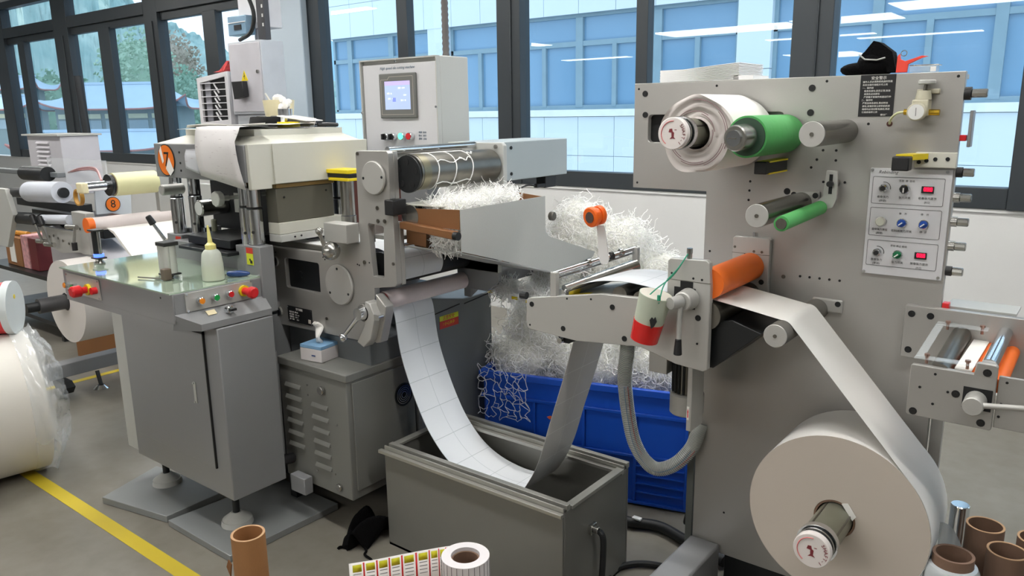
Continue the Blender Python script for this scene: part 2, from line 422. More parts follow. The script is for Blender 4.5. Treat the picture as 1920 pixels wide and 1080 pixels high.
l.new(nz.outputs['Fac'], rp.inputs[0]); l.new(rp.outputs[0], b.inputs['Base Color']); b.inputs['Roughness'].default_value = 1; b.inputs['Specular IOR Level'].default_value = 0
mb = MB(); NA, ND = 260, 70
def elev(a):   # ridge elevation along the azimuth X/Y ratio
    pts = [(-3.2,0.235),(-2.6,0.21),(-2.2,0.165),(-1.97,0.128),(-1.87,0.105),(-1.80,0.098),(-1.72,0.093),(-1.6,0.075),(-1.4,0.05),(-1.2,0.035),(-0.8,0.02)]
    for (p, q), (r, s) in zip(pts, pts[1:]):
        if a <= r: t = max(0, (a-p)/(r-p)); return q+(s-q)*t
    return 0.02
for i in range(NA):
    a = -3.2 + 2.4*i/(NA-1); ln = math.sqrt(1+a*a)
    for j in range(ND):
        d = 95 + 190*j/(ND-1); t = min(1, (d-95)/150); t = t*t*(3-2*t)
        z = -6 + t*(6+1.6+250*elev(a)); z += (random.uniform(-1, 1)*0.7 + 1.2*sin(i*0.4+j*0.5)*cos(j*0.35-i*0.21))*t
        if d > 250: z -= (d-250)*0.5
        mb.v.append((a/ln*d, d/ln, z))
for i in range(NA-1):
    for j in range(ND-1):
        mb.f.append((i*ND+j, (i+1)*ND+j, (i+1)*ND+j+1, i*ND+j+1))
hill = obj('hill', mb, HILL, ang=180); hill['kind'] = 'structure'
mb = MB()
for i in range(40):
    a = -2.2 + 1.8*i/39; ln = math.sqrt(1+a*a)
    for j, (d, k) in enumerate(((420, -0.01), (470, 1), (520, -0.01))):
        z = (22+9*sin(a*9)+5*sin(a*23))*k*1.5
        mb.v.append((a/ln*d, d/ln, z))
for i in range(39):
    for j in range(2): mb.f.append((i*3+j, (i+1)*3+j, (i+1)*3+j+1, i*3+j+1))
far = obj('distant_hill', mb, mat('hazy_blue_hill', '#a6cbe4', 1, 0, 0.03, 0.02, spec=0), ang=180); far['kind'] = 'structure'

# temple style hall with upturned eaves
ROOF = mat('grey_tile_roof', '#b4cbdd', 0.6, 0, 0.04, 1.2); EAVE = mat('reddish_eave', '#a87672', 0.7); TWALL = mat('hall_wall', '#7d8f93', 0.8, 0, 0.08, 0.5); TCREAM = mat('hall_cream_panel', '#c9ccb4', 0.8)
def hall(name, label, cx, cy, w_, hd, zb, ze, zr, tip, ridge_in):
    # long axis turned square to the courtyard diagonal
    x0, x1, yc = -w_/2, w_/2, 0.0; M = Matrix.Translation((cx, cy, 0)) @ Matrix.Rotation(radians(37.9), 4, 'Z')
    t = thing(name, label, 'building', (cx, cy, zb))
    rf = MB(); NR, NS = 8, 24
    for k in range(NR+1):
        s = k/NR; h = ze + (zr-ze)*(s**1.55); ins = ridge_in*s
        xa, xb, ya, yb = x0+ins, x1-ins, yc-hd*(1-s)-0.05, yc+hd*(1-s)+0.05
        for (p, q) in (((xa, ya), (xb, ya)), ((xb, ya), (xb, yb)), ((xb, yb), (xa, yb)), ((xa, yb), (xa, ya))):
            for i in range(NS):
                u = i/NS; c = abs(2*u-1)**5*(1-s)**2.5
                px = p[0]+(q[0]-p[0])*u; py = p[1]+(q[1]-p[1])*u
                rf.v.append((px*(1+0.05*c), py, h+tip*c))
    T = 4*NS
    for k in range(NR):
        for i in range(T):
            j = (i+1) % T; rf.f.append((k*T+i, k*T+j, (k+1)*T+j, (k+1)*T+i))
    edge = [Vector(rf.v[i]) for i in range(T)]+[Vector(rf.v[0])]
    obj('roof', rf.xf(M), ROOF, t)
    obj('eave_edge', MB().tube(edge, 0.07, 5).xf(M), EAVE, t)
    obj('ridge', MB().box(x0+ridge_in-0.2, x1-ridge_in+0.2, yc-0.15, yc+0.15, zr-0.05, zr+0.12).xf(M), ROOF, t)
    wx0, wx1 = x0+1.0, x1-1.0
    obj('wall', MB().box(wx0, wx1, yc-hd+0.9, yc+hd-0.9, zb, ze+0.2).xf(M), TWALL, t)
    k = max(3, int((wx1-wx0)/1.6))
    for i in range(k):
        xx = wx0+0.2+i*(wx1-wx0-0.2)/k
        obj('wall_panel', MB().box(xx, xx+(wx1-wx0)/k-0.35, yc-hd+0.85, yc-hd+0.95, ze-0.62, ze-0.30).xf(M), TCREAM, t)
        obj('wall_panel', MB().box(xx, xx+(wx1-wx0)/k-0.35, yc-hd+0.85, yc-hd+0.95, ze-1.45, ze-0.75).xf(M), mat('hall_glazing', '#8fa5b0', 0.4), t)
    return t
hall('temple_hall', 'grey-roofed hall with long curved eaves below the wooded hill', -58.5, 28.9, 10.6, 2.6, -6, 2.25, 4.1, 0.95, 2.4)
hall('lower_hall', 'lower grey roof in front of the long-eaved hall', -51.6, 24.0, 10.0, 2.0, -6, -0.35, 0.85, 0.5, 1.2)
hall('stacked_pavilion', 'tiered pale pavilion at the far left behind the window', -78.9, 29.4, 5.5, 2.0, -6, 4.2, 5.4, 0.7, 1.2)
hall('roadside_pavilion', 'small curved-roof pavilion left of the long-eaved hall', -70.6, 25.5, 6.6, 2.2, -6, 2.4, 3.5, 0.8, 1.6)
def tree(label, x, y, z0, h, r, c, seed):
    rd = random.Random(seed)
    t = thing('broadleaf_tree', label, 'tree', (x, y, z0))
    obj('trunk', MB().cyl((x, y, z0), (x, y, z0+h*0.6), r*0.08, r*0.05, 8), mat('tree_bark', '#6a6052', 0.9), t)
    mb = MB()
    for k in range(2600):
        a = rd.uniform(0, 2*pi); q = rd.uniform(-1, 1); rr = r*(0.55+0.45*rd.random())*(1+0.18*sin(a*3+seed)+0.15*sin(q*5))
        p = Vector((x+rr*math.sqrt(1-q*q)*cos(a), y+rr*math.sqrt(1-q*q)*sin(a), z0+h*0.66+q*rr*h*0.36/r))
        s = r*rd.uniform(0.03, 0.075); u = Vector((rd.uniform(-1,1), rd.uniform(-1,1), rd.uniform(-1,1))).normalized(); v = u.orthogonal().normalized(); ww = u.cross(v)
        mb.add([p+u*s, p+v*s, p-u*s, p-v*s, p+ww*s*0.7], [(0,1,4),(1,2,4),(2,3,4),(3,0,4),(0,3,2,1)])
    f = obj('foliage', mb, c, t, ang=10); f['kind'] = 'stuff'
    mbc = MB().sph((x, y, z0+h*0.66), r*0.72, 12, (1, 1, h*0.36/r)); obj('crown_core', mbc, c, t, ang=180)
G1 = mat('hazy_leaf_green', '#93b3a0', 0.9, 0, 0.12, 0.6, spec=0.1); G2 = mat('hazy_leaf_pale_green', '#a8c2ac', 0.9, 0, 0.12, 0.6, spec=0.1); G3 = mat('hazy_leaf_russet', '#b0a596', 0.9, 0, 0.1, 0.6, spec=0.1)  # leaf colours greyed to carry the haze
for a in [('russet-tinged tree on the slope behind the long-eaved hall',-93.7,52.6,-6,18,3.8,G3,1),('bright green tree behind the right end of the long curved roof',-86.5,49.6,-6,13.5,3.4,G1,2),
          ('light green tree behind the ridge of the long-eaved hall',-76.1,39.1,-6,16,3.2,G2,3),('dense green tree right of the upturned roof corner',-47.0,32.0,-6,9.4,1.9,G1,4),
          ('pale green tree between the upturned roof corner and the column',-94,68,-6,13,2.8,G2,5),('low green tree behind the small curved-roof pavilion',-97,39.6,-6,13,4.5,G1,6)]:
    tree(*a)
# ------------------------------------------------------------------ floor markings and steel foot plates
YEL = mat('yellow_floor_tape', '#c9b22a', 0.55, 0, 0.08, 3)
tag(obj('floor_tape', MB().box(-14, -0.3, 1.205, 1.262, 0, 0.0015), YEL), 'yellow line along the aisle in front of the press feet', 'tape')
tag(obj('floor_tape', MB().box(-5.03, -4.98, 1.263, 4.0, 0, 0.0015), YEL), 'yellow line running to the windows under the left machine', 'tape')
FPL = mat('dull_steel_sheet', '#8e9191', 0.45, 0.3, 0.06, 3)
mb = MB().prism([(-3.255,1.305),(-2.875,1.385),(-2.88,1.66),(-3.36,1.60)], 0.001, 0.03, 'z')
tag(obj('steel_plate', mb, FPL, bevel=0.002), 'flat grey steel plate under the left front foot of the press', 'plate')
mb = MB().prism([(-2.845,1.375),(-2.41,1.375),(-2.40,1.87),(-2.80,1.87)], 0.001, 0.028, 'z')
tag(obj('steel_plate', mb, FPL, bevel=0.002), 'flat grey steel plate under the right front foot of the press', 'plate')

# ------------------------------------------------------------------ die-cutting press
press = thing('die_cutting_press', 'grey die-cutting press with cream crown, chrome guide columns and orange 7 sign', 'machine', (-2.85, 1.75, 0))
cab = obj('cabinet', MB().box(-3.20, -2.48, 1.455, 1.69, 0.19, 0.862).box(-3.20, -2.66, 1.69, 2.35, 0.19, 0.862), PAINT, press, 0.004)
obj('side_panel', MB().box(-3.32, -3.205, 1.47, 2.3, 0.19, 0.86), PAINTL, press, 0.004)
door = obj('door', MB().box(-3.155, -2.575, 1.448, 1.4545, 0.30, 0.83), PAINT, press, 0.002)
obj('door_handle', MB().box(-2.668, -2.652, 1.444, 1.448, 0.545, 0.63).cyl((-2.66,1.444,0.55),(-2.66,1.438,0.55),0.004).cyl((-2.66,1.444,0.625),(-2.66,1.438,0.625),0.004), PAINTL, door, 0.002)
obj('hinge_line', MB().box(-2.5745, -2.569, 1.4475, 1.4553, 0.30, 0.85).box(-3.155, -2.569, 1.4475, 1.4553, 0.8301, 0.838), DARK, press)
obj('side_cabinet', MB().box(-3.33, -3.1, 1.9, 2.4, 0.1, 0.8), PAINTD, press, 0.004)
obj('body', MB().box(-3.22, -2.72, 1.727, 2.5, 0.863, 1.084), PAINT, press, 0.004)
def foot(x, y, z):
    f = obj('levelling_foot', MB().cyl((x,y,0.029),(x,y,0.05),0.062,0.058,24).cyl((x,y,0.05),(x,y,0.078),0.055,0.02,24), PAINTL, press)
    obj('threaded_stud', MB().cyl((x,y,0.078),(x,y,z),0.014,n=12).box(x-0.035,x-0.01,y-0.012,y+0.012,z-0.035,z-0.02), BLACKM, f)
foot(-3.16, 1.545, 0.20); foot(-2.60, 1.53, 0.20)
obj('pedestal', MB().box(-3.12,-2.7,1.95,2.45,0.0,0.19), BLACKM, press)
# console with the desk: front skirt, panel face and flared skirt below it
PRE = set(col.objects)
con = MB()
con.box(-3.49, -2.63, 1.37, 1.375, 0.878, 0.985)
con.box(-3.49, -2.63, 1.375, 1.725, 0.885, 0.985)
obj('console', con, PAINT, press, 0.002)
MATG = mat('green_cutting_mat', '#a9bda8', 0.06, 0.0, 0.12, 2.2, coat=1.0, spec=0.8)
obj('desk_mat', MB().prism([(-3.50,1.362),(-2.632,1.362),(-2.632,1.745),(-3.50,1.80)], 0.9855, 0.9905, 'z'), MATG, press)
# buttons on the panel that faces right
pn = obj('button_panel', MB().box(-2.630, -2.626, 1.415, 1.685, 0.914, 0.982), ALU, press, 0.001)
bolts(press, [(1.421,0.978),(1.679,0.980),(1.421,0.918),(1.679,0.918)], -2.626, 0.0045, 'panel_screw', CHROME, 0.002, 'x')
def xbutton(y, z, lens, r=0.013, L=0.022, name='push_button'):
    b = obj(name, MB().cyl((-2.626,y,z),(-2.626+L,y,z),r,bev=0.002), CHROME, press)
    obj('lens', MB().cyl((-2.626+L,y,z),(-2.626+L+0.003,y,z),r*0.78), lens, b)
xbutton(1.465, 0.949, ORANGB); xbutton(1.523, 0.950, GREENB); xbutton(1.581, 0.951, RED)
es = obj('emergency_stop', MB().cyl((-2.622,1.645,0.950),(-2.582,1.645,0.950),0.014).cyl((-2.582,1.645,0.950),(-2.555,1.645,0.950),0.022,bev=0.006), RED, press)
obj('collar', MB().cyl((-2.626,1.645,0.950),(-2.617,1.645,0.950),0.021), YELLOW, es)
kk = obj('key_switch', MB().cyl((-2.61,1.56,0.894),(-2.580,1.56,0.902),0.014,bev=0.003), CHROME, press)
obj('switch_lever', MB().box(-2.580,-2.567,1.552,1.574,0.898,0.906), BLACK, kk)
obj('switch_tag', MB().prism([(-2.618,0.906),(-2.600,0.893),(-2.599,0.8945),(-2.617,0.9075)], 1.48, 1.515, 'y'), mat('cream_label','#d8cba8',0.6), press)
# emergency stop and buttons on the panel that faces the aisle
pl = obj('aisle_panel', MB().box(-3.455, -3.165, 1.365, 1.3695, 0.893, 0.974), ALU, press, 0.001)
for (x, mt) in ((-3.43, ORANGB), (-3.365, GREENB)):
    b = obj('push_button', MB().cyl((x,1.365,0.925),(x,1.345,0.925),0.012), CHROME, press); obj('lens', MB().cyl((x,1.345,0.925),(x,1.342,0.925),0.010), mt, b)
es = obj('emergency_stop', MB().cyl((-3.255,1.362,0.927),(-3.255,1.335,0.927),0.013).cyl((-3.255,1.335,0.927),(-3.255,1.295,0.927),0.023,bev=0.006), RED, press)
obj('collar', MB().cyl((-3.255,1.366,0.927),(-3.255,1.354,0.927),0.022), YELLOW, es)
b = obj('push_button', MB().cyl((-3.195,1.365,0.93),(-3.195,1.345,0.93),0.014), RED, press)
bolts(press, [(-3.445,0.9),(-3.445,0.966),(-3.175,0.9),(-3.175,0.968)], 1.365, 0.004, 'panel_screw', CHROME, 0.002)
bolts(press, [(-2.71,0.965)], 1.37, 0.004, 'screw', BLACKM, 0.001)
for o in set(col.objects)-PRE: o.location += Vector((0.09, -0.035, 0.017)) if o.parent == press else Vector((0, 0, 0))
obj('console_skirt', MB().add([(-2.54,1.336,0.929),(-2.54,1.70,0.929),(-2.484,1.40,0.890),(-2.484,1.69,0.890),(-2.484,1.40,0.866),(-2.484,1.69,0.866),(-3.395,1.336,0.895),(-3.395,1.336,0.872),(-3.395,1.69,0.872),(-2.56,1.336,0.872)],
    [(0,1,3,2),(2,3,5,4),(0,2,4,9),(6,0,9,7),(7,9,4,5,8)]), PAINT, press)
# column blocks with warning labels
STK_R = mat('red_sticker', '#d83a2a', 0.4, 0, 0.02, 10); STK_Y = mat('yellow_sticker', '#d8df2a', 0.4, 0, 0.02, 10)
blk = obj('column_block', MB().box(-2.632, -2.53, 1.69, 1.752, 0.863, 1.120).box(-2.72, -2.633, 1.71, 1.80, 0.99, 1.11), PAINT, press, 0.003)
blk2 = obj('column_block', MB().box(-3.33, -3.21, 1.76, 1.95, 0.99, 1.10).box(-3.21, -3.09, 1.80, 1.95, 0.99, 1.095), PAINT, press, 0.003)
for (x, y, z) in ((-2.617, 1.69, 1.112), (-3.257, 1.76, 1.092)):
    obj('warning_sticker', MB().box(x, x+0.042, y-0.0015, y-0.0004, z-0.022, z), STK_R, press)
    s = obj('warning_sticker', MB().box(x, x+0.042, y-0.0015, y-0.0004, z-0.066, z-0.0225), STK_Y, press)
    obj('pictogram', MB().box(x+0.022, x+0.036, y-0.002, y-0.0016, z-0.060, z-0.048).box(x+0.018, x+0.026, y-0.002, y-0.0016, z-0.05, z-0.042), BLACK, s)
def column(x, y, r, z0, zs, z1):
    c = obj('guide_column', MB().cyl((x,y,z0),(x,y,zs-0.004),r*1.08,bev=0.002,n=28).cyl((x,y,zs+0.004),(x,y,z1),r,n=28), CHROME, press)
    obj('seal_ring', MB().cyl((x,y,zs-0.005),(x,y,zs+0.005),r*0.98,n=28), BLACK, c)
    obj('grub_screw', MB().cyl((x+r*0.55,y-r*0.80,z0+0.05),(x+r*0.66,y-r*0.96,z0+0.05),0.006,n=10), BLACK, c)
column(-2.597, 1.728, 0.029, 1.121, 1.262, 1.337)
column(-2.672, 1.740, 0.024, 1.11, 1.262, 1.364)
column(-3.285, 1.80, 0.027, 1.10, 1.26, 1.365)
column(-3.205, 1.84, 0.026, 1.095, 1.27, 1.365)
column(-2.62, 2.16, 0.026, 1.109, 1.26, 1.364)
obj('grey_pad', MB().cyl((-3.225,1.80,1.30),(-3.225,1.70,1.30),0.023,bev=0.004), ALU, press)
# crown: grey front beam and cream covers
obj('crown', MB().box(-3.15, -2.515, 1.65, 2.2, 1.365, 1.50), PAINT, press, 0.003)
cov = MB().prism([(1.655,1.503),(2.22,1.503),(2.22,1.352),(1.745,1.352),(1.745,1.338),(1.655,1.338)], -2.514, -2.495, 'x')
cov.box(-2.494, -2.488, 1.755, 2.21, 1.354, 1.503)
obj('side_cover', cov, CREAM, press, 0.002)
lid = MB(); A = [(-3.14,1.66),(-2.51,1.66),(-2.51,2.2),(-3.14,2.2)]; B = [(-3.05,1.74),(-2.575,1.74),(-2.575,2.16),(-3.05,2.16)]
lid.add([(x,y,1.50) for x,y in A]+[(x,y,1.53) for x,y in B]+[(x,y,1.553) for x,y in B], [(0,1,5,4),(1,2,6,5),(2,3,7,6),(3,0,4,7),(4,5,9,8),(5,6,10,9),(6,7,11,10),(7,4,8,11),(8,9,10,11),(3,2,1,0)])
obj('crown_lid', lid, CREAM, press)
dsc = obj('number_disc', MB().cyl((-3.056,1.6495,1.434),(-3.056,1.646,1.434),0.064,n=40), BLACK, press)
obj('disc_face', MB().cyl((-3.056,1.646,1.434),(-3.056,1.6452,1.434),0.060,n=40), mat('orange_sticker','#f07a1c',0.4,0,0.04,12), dsc)
text('number', '7', (-3.05,1.6448,1.434), 0.085, BLACK, dsc)
obj('torn_paper', MB().prism([(-3.06,1.40),(-3.03,1.445),(-3.0,1.395),(-3.03,1.372)], 1.6435, 1.6445, 'y').prism([(-3.098,1.47),(-3.085,1.49),(-3.07,1.43),(-3.082,1.42)], 1.6435, 1.6445, 'y'), PAPER, dsc)
bolts(press, [(-2.955,1.467),(-2.90,1.468),(-2.955,1.425),(-2.955,1.395)], 1.65, 0.0045, 'screw', BLACKM, 0.002)
# ram, bolster and inside mechanism
RAM = mat('dark_olive_steel', '#67655a', 0.4, 0.3, 0.06, 5)
obj('ram', MB().box(-2.57,-2.505,1.765,2.035,1.205,1.335), RAM, press, 0.002)
obj('ram_top_plate', MB().box(-2.57,-2.50,1.765,2.04,1.336,1.3515), mat('bronze_strip','#8d7447',0.4,0.4,0.05,6), press, 0.002)
obj('lower_plate', MB().box(-2.57,-2.50,1.765,2.07,1.160,1.204), CREAM, press, 0.002)
lp = obj('clamp_plate', MB().box(-2.57,-2.497,1.765,2.07,1.130,1.159), PAINTL, press, 0.002)
bolts(press, [(1.83,1.145),(1.86,1.146),(2.03,1.150)], -2.497, 0.004, 'screw', BLACKM, 0.002, 'x')
bolts(press, [(1.80,1.30),(2.0,1.31)], -2.505, 0.004, 'screw', BLACKM, 0.002, 'x')
obj('work_table', MB().box(-3.1,-2.35,1.885,2.42,1.085,1.108), STEEL, press, 0.002)
obj('inner_housing', MB().box(-3.26,-2.58,1.95,2.05,1.11,1.36), BLACKM, press, 0.003)
obj('round_handle', MB().lathe((-2.814,1.76,1.285),(0,-1,0),[(0,0.012),(0.03,0.012),(0.035,0.03),(0.06,0.032),(0.062,0.028)],8).cyl((-2.814,1.95,1.285),(-2.814,1.76,1.285),0.008), WHITE, press, 0.002, ang=20)
g = obj('dial_gauge', MB().cyl((-3.15,1.95,1.215),(-3.15,1.82,1.215),0.036,bev=0.003), CHROMD, press); obj('gauge_face', MB().cyl((-3.15,1.82,1.215),(-3.15,1.8185,1.215),0.030), WHITE, g)
obj('rating_plate', MB().box(-3.075,-3.015,1.9475,1.9495,1.190,1.275), mat('pale_plate','#b9bab4',0.4,0.2), press)
obj('valve_knob', MB().cyl((-3.04,1.82,1.11),(-3.04,1.82,1.175),0.012,bev=0.003), mat('olive_knob','#9a9c88',0.4), press)
obj('feed_plate', MB().box(-3.06,-2.70,1.66,1.95,1.07,1.085).box(-3.05,-2.74,1.70,1.94,1.09,1.125), BLACKM, press, 0.003)
obj('feed_block', MB().box(-3.05,-2.69,1.76,1.94,0.992,1.065), BLACKM, press, 0.003)
hv = obj('crank', MB().cyl((-3.42,1.80,1.045),(-3.36,1.80,1.045),0.020,bev=0.004).cyl((-3.41,1.795,1.05),(-3.44,1.76,1.13),0.009,0.007), CHROMD, press)
obj('grip', MB().cyl((-3.44,1.76,1.13),(-3.455,1.745,1.17),0.016,0.013,bev=0.004), BLACK, hv)
gd = MB().prism([(-3.36+0.0,0.99)]+[(-3.34+0.07-0.07*cos(a),1.06+0.06*sin(a)) for a in [radians(k) for k in range(0,91,15)]]+[(-3.20,1.12),(-3.20,0.99)], 1.83, 1.95, 'y')
obj('arched_guard', gd, PAINT, press, 0.002)
obj('guard_slot', MB().box(-3.33,-3.20,1.826,1.83,1.0,1.06), DARK, press)
obj('brass_rod', MB().cyl((-3.36,1.74,1.004),(-3.26,1.79,1.008),0.011), mat('brass','#a0803c',0.3,0.7), press)

# things lying on the crown
pap = PAPER
def sheet_obj(name, pts, z, label, cat, group=None, rz=0.0, w=0.21, h=0.297, loc=(0,0), curl=0.0, m=None):
    mb = MB(); N = 8
    for i in range(N+1):
        for j in range(N+1):
            x = (i/N-0.5)*w; y = (j/N-0.5)*h; zz = curl*((i/N)**3)*(1+0.3*sin(j)) + 0.0015*sin(i*1.3+j)
            mb.v.append((loc[0]+x*cos(rz)-y*sin(rz), loc[1]+x*sin(rz)+y*cos(rz), z+zz))
    for i in range(N):
        for j in range(N):
            mb.f.append((i*(N+1)+j, (i+1)*(N+1)+j, (i+1)*(N+1)+j+1, i*(N+1)+j+1))
    o = obj(name, mb, m or PAPER, ang=180); s = o.modifiers.new('s', 'SOLIDIFY'); s.thickness = 0.001; s.offset = 1
    return tag(o, label, cat, group)
def hanging(name, pts, y0, z0, label, m=None, dy=0.02, top=0.12):
    # sheet lying on the crown and drooping over its front edge: pts is the outline (x,z)
    mb = MB(); N = 6
    xa, xb, zb = pts
    for i in range(N+1):
        u = i/N; x = xa[0]+(xa[1]-xa[0])*u; xe = xb[0]+(xb[1]-xb[0])*u; ze = zb[0]+(zb[1]-zb[0])*u
        for (yy, zz, t) in ((y0+top, z0+0.004, 0), (y0+top*0.4, z0+0.006, 0), (y0+0.0, z0+0.003, 0.02), (y0-0.006, z0-0.012, 0.1)): mb.v.append((x, yy, zz))
        for k in range(1, 7):
            t = k/6; mb.v.append((x+(xe-x)*t, y0-0.008-dy*sin(t*2.2+u), z0-0.012+(ze-z0+0.012)*t))
    R = 10
    for i in range(N):
        for j in range(R-1): mb.f.append((i*R+j, (i+1)*R+j, (i+1)*R+j+1, i*R+j+1))
    o = obj(name, mb, m or PAPER, ang=180); s = o.modifiers.new('s', 'SOLIDIFY'); s.thickness = 0.0008
    return tag(o, label, 'paper')
def scribble(name, base, seed=1, sc=70):
    m = bpy.data.materials.new(name); m.use_nodes = True; n = m.node_tree.nodes; l = m.node_tree.links; b = n['Principled BSDF']
    tc = n.new('ShaderNodeTexCoord'); mp = n.new('ShaderNodeMapping'); mp.inputs['Scale'].default_value = (0.35, 1, 3); mp.inputs['Location'].default_value = (seed, 0, 0)
    l.new(tc.outputs['Object'], mp.inputs[0]); nz = n.new('ShaderNodeTexNoise'); nz.inputs['Scale'].default_value = sc; nz.inputs['Detail'].default_value = 2
    l.new(mp.outputs[0], nz.inputs['Vector']); r = n.new('ShaderNodeValToRGB'); e = r.color_ramp.elements
    e[0].position = 0.24; e[0].color = (*hexc('#b0a6aa'), 1); e[1].position = 0.36; e[1].color = (*hexc(base), 1)
    l.new(nz.outputs['Fac'], r.inputs[0]); l.new(r.outputs[0], b.inputs['Base Color']); b.inputs['Roughness'].default_value = 0.6
    return m
PSC1 = scribble('handwritten_paper', '#d9d6d6', 1); PSC2 = scribble('blank_form_paper', '#c7c9cf', 5, 40)
hanging('paper_sheet', ((-2.80,-2.515),(-2.76,-2.50),(1.385,1.34)), 1.642, 1.562, 'creased handwritten sheet drooping over the front of the cream crown', PSC1, 0.02)
hanging('paper_sheet', ((-2.895,-2.80),(-2.895,-2.80),(1.408,1.388)), 1.644, 1.475, 'small printed form taped to the front of the crown beside the 7 sign', PSC2, 0.0, 0.0)
obj_sheets = [('white sheet of paper lying lowest on the crown', -2.86, 1.80, 0.35, 1.556, 0.00), ('curled white sheet at the left end of the crown papers', -2.95, 1.86, -0.5, 1.560, 0.012), ('white sheet topmost in the middle of the crown papers', -2.74, 1.84, 0.15, 1.565, 0.006), ('loose white sheet at the back of the crown papers', -2.72, 1.98, 1.1, 1.569, 0.004)]
for lb, x, y, rz, z, c in obj_sheets: sheet_obj('paper_sheet', None, z, lb, 'paper', 'loose papers on the crown', rz, loc=(x, y), curl=c)
hol = thing('paper_tray', 'black plastic document tray standing tilted among the crown papers', 'tray', (-2.95, 2.0, 1.555))
obj('tray', MB().prism([(-3.07,1.556),(-2.88,1.556),(-2.86,1.60),(-2.875,1.60),(-2.89,1.565),(-3.07,1.562)], 1.93, 2.07, 'y'), BLACK, hol, 0.002)
obj('rim', MB().box(-3.04,-2.86,2.072,2.078,1.575,1.603), mat('grey_rim','#6c6c68',0.5), hol, 0.002)
ctn = thing('plastic_tub', 'cream plastic tub standing on the press crown', 'tub', (-2.86, 2.13, 1.554))
obj('tub', MB().lathe((-2.95,2.13,1.5545),(0,0,1),[(0,0.052),(0.003,0.055),(0.115,0.068),(0.115,0.064),(0.006,0.051),(0.006,0.001)],24), IVORY, ctn)
obj('crumpled_tissue', MB().sph((-2.94,2.12,1.675),0.025,10,(1,1,0.8)).tube([(-2.99,2.12,1.66),(-3.0,2.1,1.70)],0.004,5), PAPER, ctn)
st = thing('steel_cup', 'small shiny steel cup with a crumpled tissue beside the cream tub', 'cup', (-2.80, 2.05, 1.5545))
obj('cup', MB().lathe((-2.80,2.05,1.5555),(0,0,1),[(0,0.025),(0.002,0.027),(0.075,0.030),(0.075,0.028),(0.004,0.024),(0.004,0.001)],24), CHROME, st)
tis = MB()
for k in range(10): tis.sph((-2.79+random.uniform(-.02,.02),2.045+random.uniform(-.015,.015),1.625+k*0.005),0.016,8,(1,random.uniform(.5,1),random.uniform(.6,1.2)))
obj('tissue_wad', tis, PAPER, st)
tag(obj('masking_tape_roll', MB().ring((-2.70,1.99,1.556),(-2.70,1.99,1.578),0.045,0.034,32), YELLOW), 'yellow adhesive tape roll lying on the crown', 'tape')
cdb = thing('open_carton', 'flattened open white carton lying on the right end of the crown', 'box', (-2.6, 2.05, 1.555))
obj('carton_side', MB().prism([(-2.86,1.5555),(-2.66,1.5555),(-2.64,1.59),(-2.79,1.605)], 2.08, 2.084, 'y').prism([(2.084,1.556),(2.2,1.556),(2.2,1.585),(2.084,1.61)], -2.86, -2.857, 'x'), PAPER, cdb)
obj('carton_flap', MB().prism([(-2.79,1.600),(-2.60,1.580),(-2.60,1.583),(-2.79,1.604)], 2.00, 2.084, 'y'), PAPER, cdb)
kn = thing('utility_knife', 'dark folding utility knife lying at the right end of the crown', 'knife', (-2.52, 1.98, 1.556))
obj('handle', MB().tube([(-2.605,2.06,1.564),(-2.595,2.10,1.566),(-2.59,2.15,1.563)],0.008,8), BLACKM, kn)
obj('blade', MB().box(-2.612,-2.602,2.02,2.06,1.560,1.5615), CHROMD, kn)

# things on the desk
DESK0 = set(col.objects)
bt = thing('oil_bottle', 'milky squeeze bottle half full of yellow oil with pointed nozzle', 'bottle', (-2.70, 1.585, 0.9905))
bx, by, bz = -2.695, 1.585, 0.991
obj('bottle_body', MB().lathe((bx,by,bz),(0,0,1),[(0,0.036),(0.003,0.040),(0.06,0.039),(0.10,0.034),(0.112,0.026),(0.118,0.017)],28), BOTTLE, bt)
obj('oil', MB().lathe((bx,by,bz+0.003),(0,0,1),[(0,0.034),(0.002,0.037),(0.043,0.0365)],28), OIL, bt)
obj('cap', MB().lathe((bx,by,bz+0.117),(0,0,1),[(0,0.0195),(0.016,0.0195),(0.018,0.0165),(0.024,0.010)],20), mat('yellow_cap','#e6dd8c',0.35), bt)
obj('nozzle', MB().cyl((bx,by,bz+0.140),(bx-0.006,by,bz+0.205),0.009,0.0035,14), mat('yellow_cap','#e6dd8c',0.35), bt)
sd = thing('screwdriver', 'screwdriver with blue handle lying at the back corner of the desk', 'tool', (-2.66, 1.67, 0.99))
obj('handle', MB().lathe((-2.70,1.645,1.003),(0.75,0.62,0),[(0,0.007),(0.008,0.011),(0.05,0.0125),(0.075,0.009),(0.085,0.004)],12), mat('blue_handle','#27457f',0.3), sd)
obj('blade', MB().cyl((-2.70,1.645,1.0),(-2.76,1.60,0.996),0.003,n=8), CHROMD, sd)
sc = thing('pneumatic_cylinder', 'upright silver pneumatic cylinder with black caps standing on the desk', 'cylinder', (-2.87, 1.51, 0.99))
cx_, cy_ = -2.875, 1.515
obj('barrel', MB().cyl((cx_,cy_,1.010),(cx_,cy_,1.115),0.028,n=20).cyl((cx_-0.018,cy_-0.018,1.010),(cx_-0.018,cy_-0.018,1.115),0.012,n=12).cyl((cx_+0.02,cy_-0.018,1.010),(cx_+0.02,cy_-0.018,1.115),0.012,n=12), mat('pale_aluminium','#cfcfcb',0.35,0.4), sc)
obj('end_cap', MB().box(cx_-0.031,cx_+0.033,cy_-0.031,cy_+0.028,1.115,1.13), BLACK, sc, 0.003)
obj('foot_cap', MB().box(cx_-0.031,cx_+0.033,cy_-0.031,cy_+0.028,1.003,1.010), BLACK, sc, 0.002)
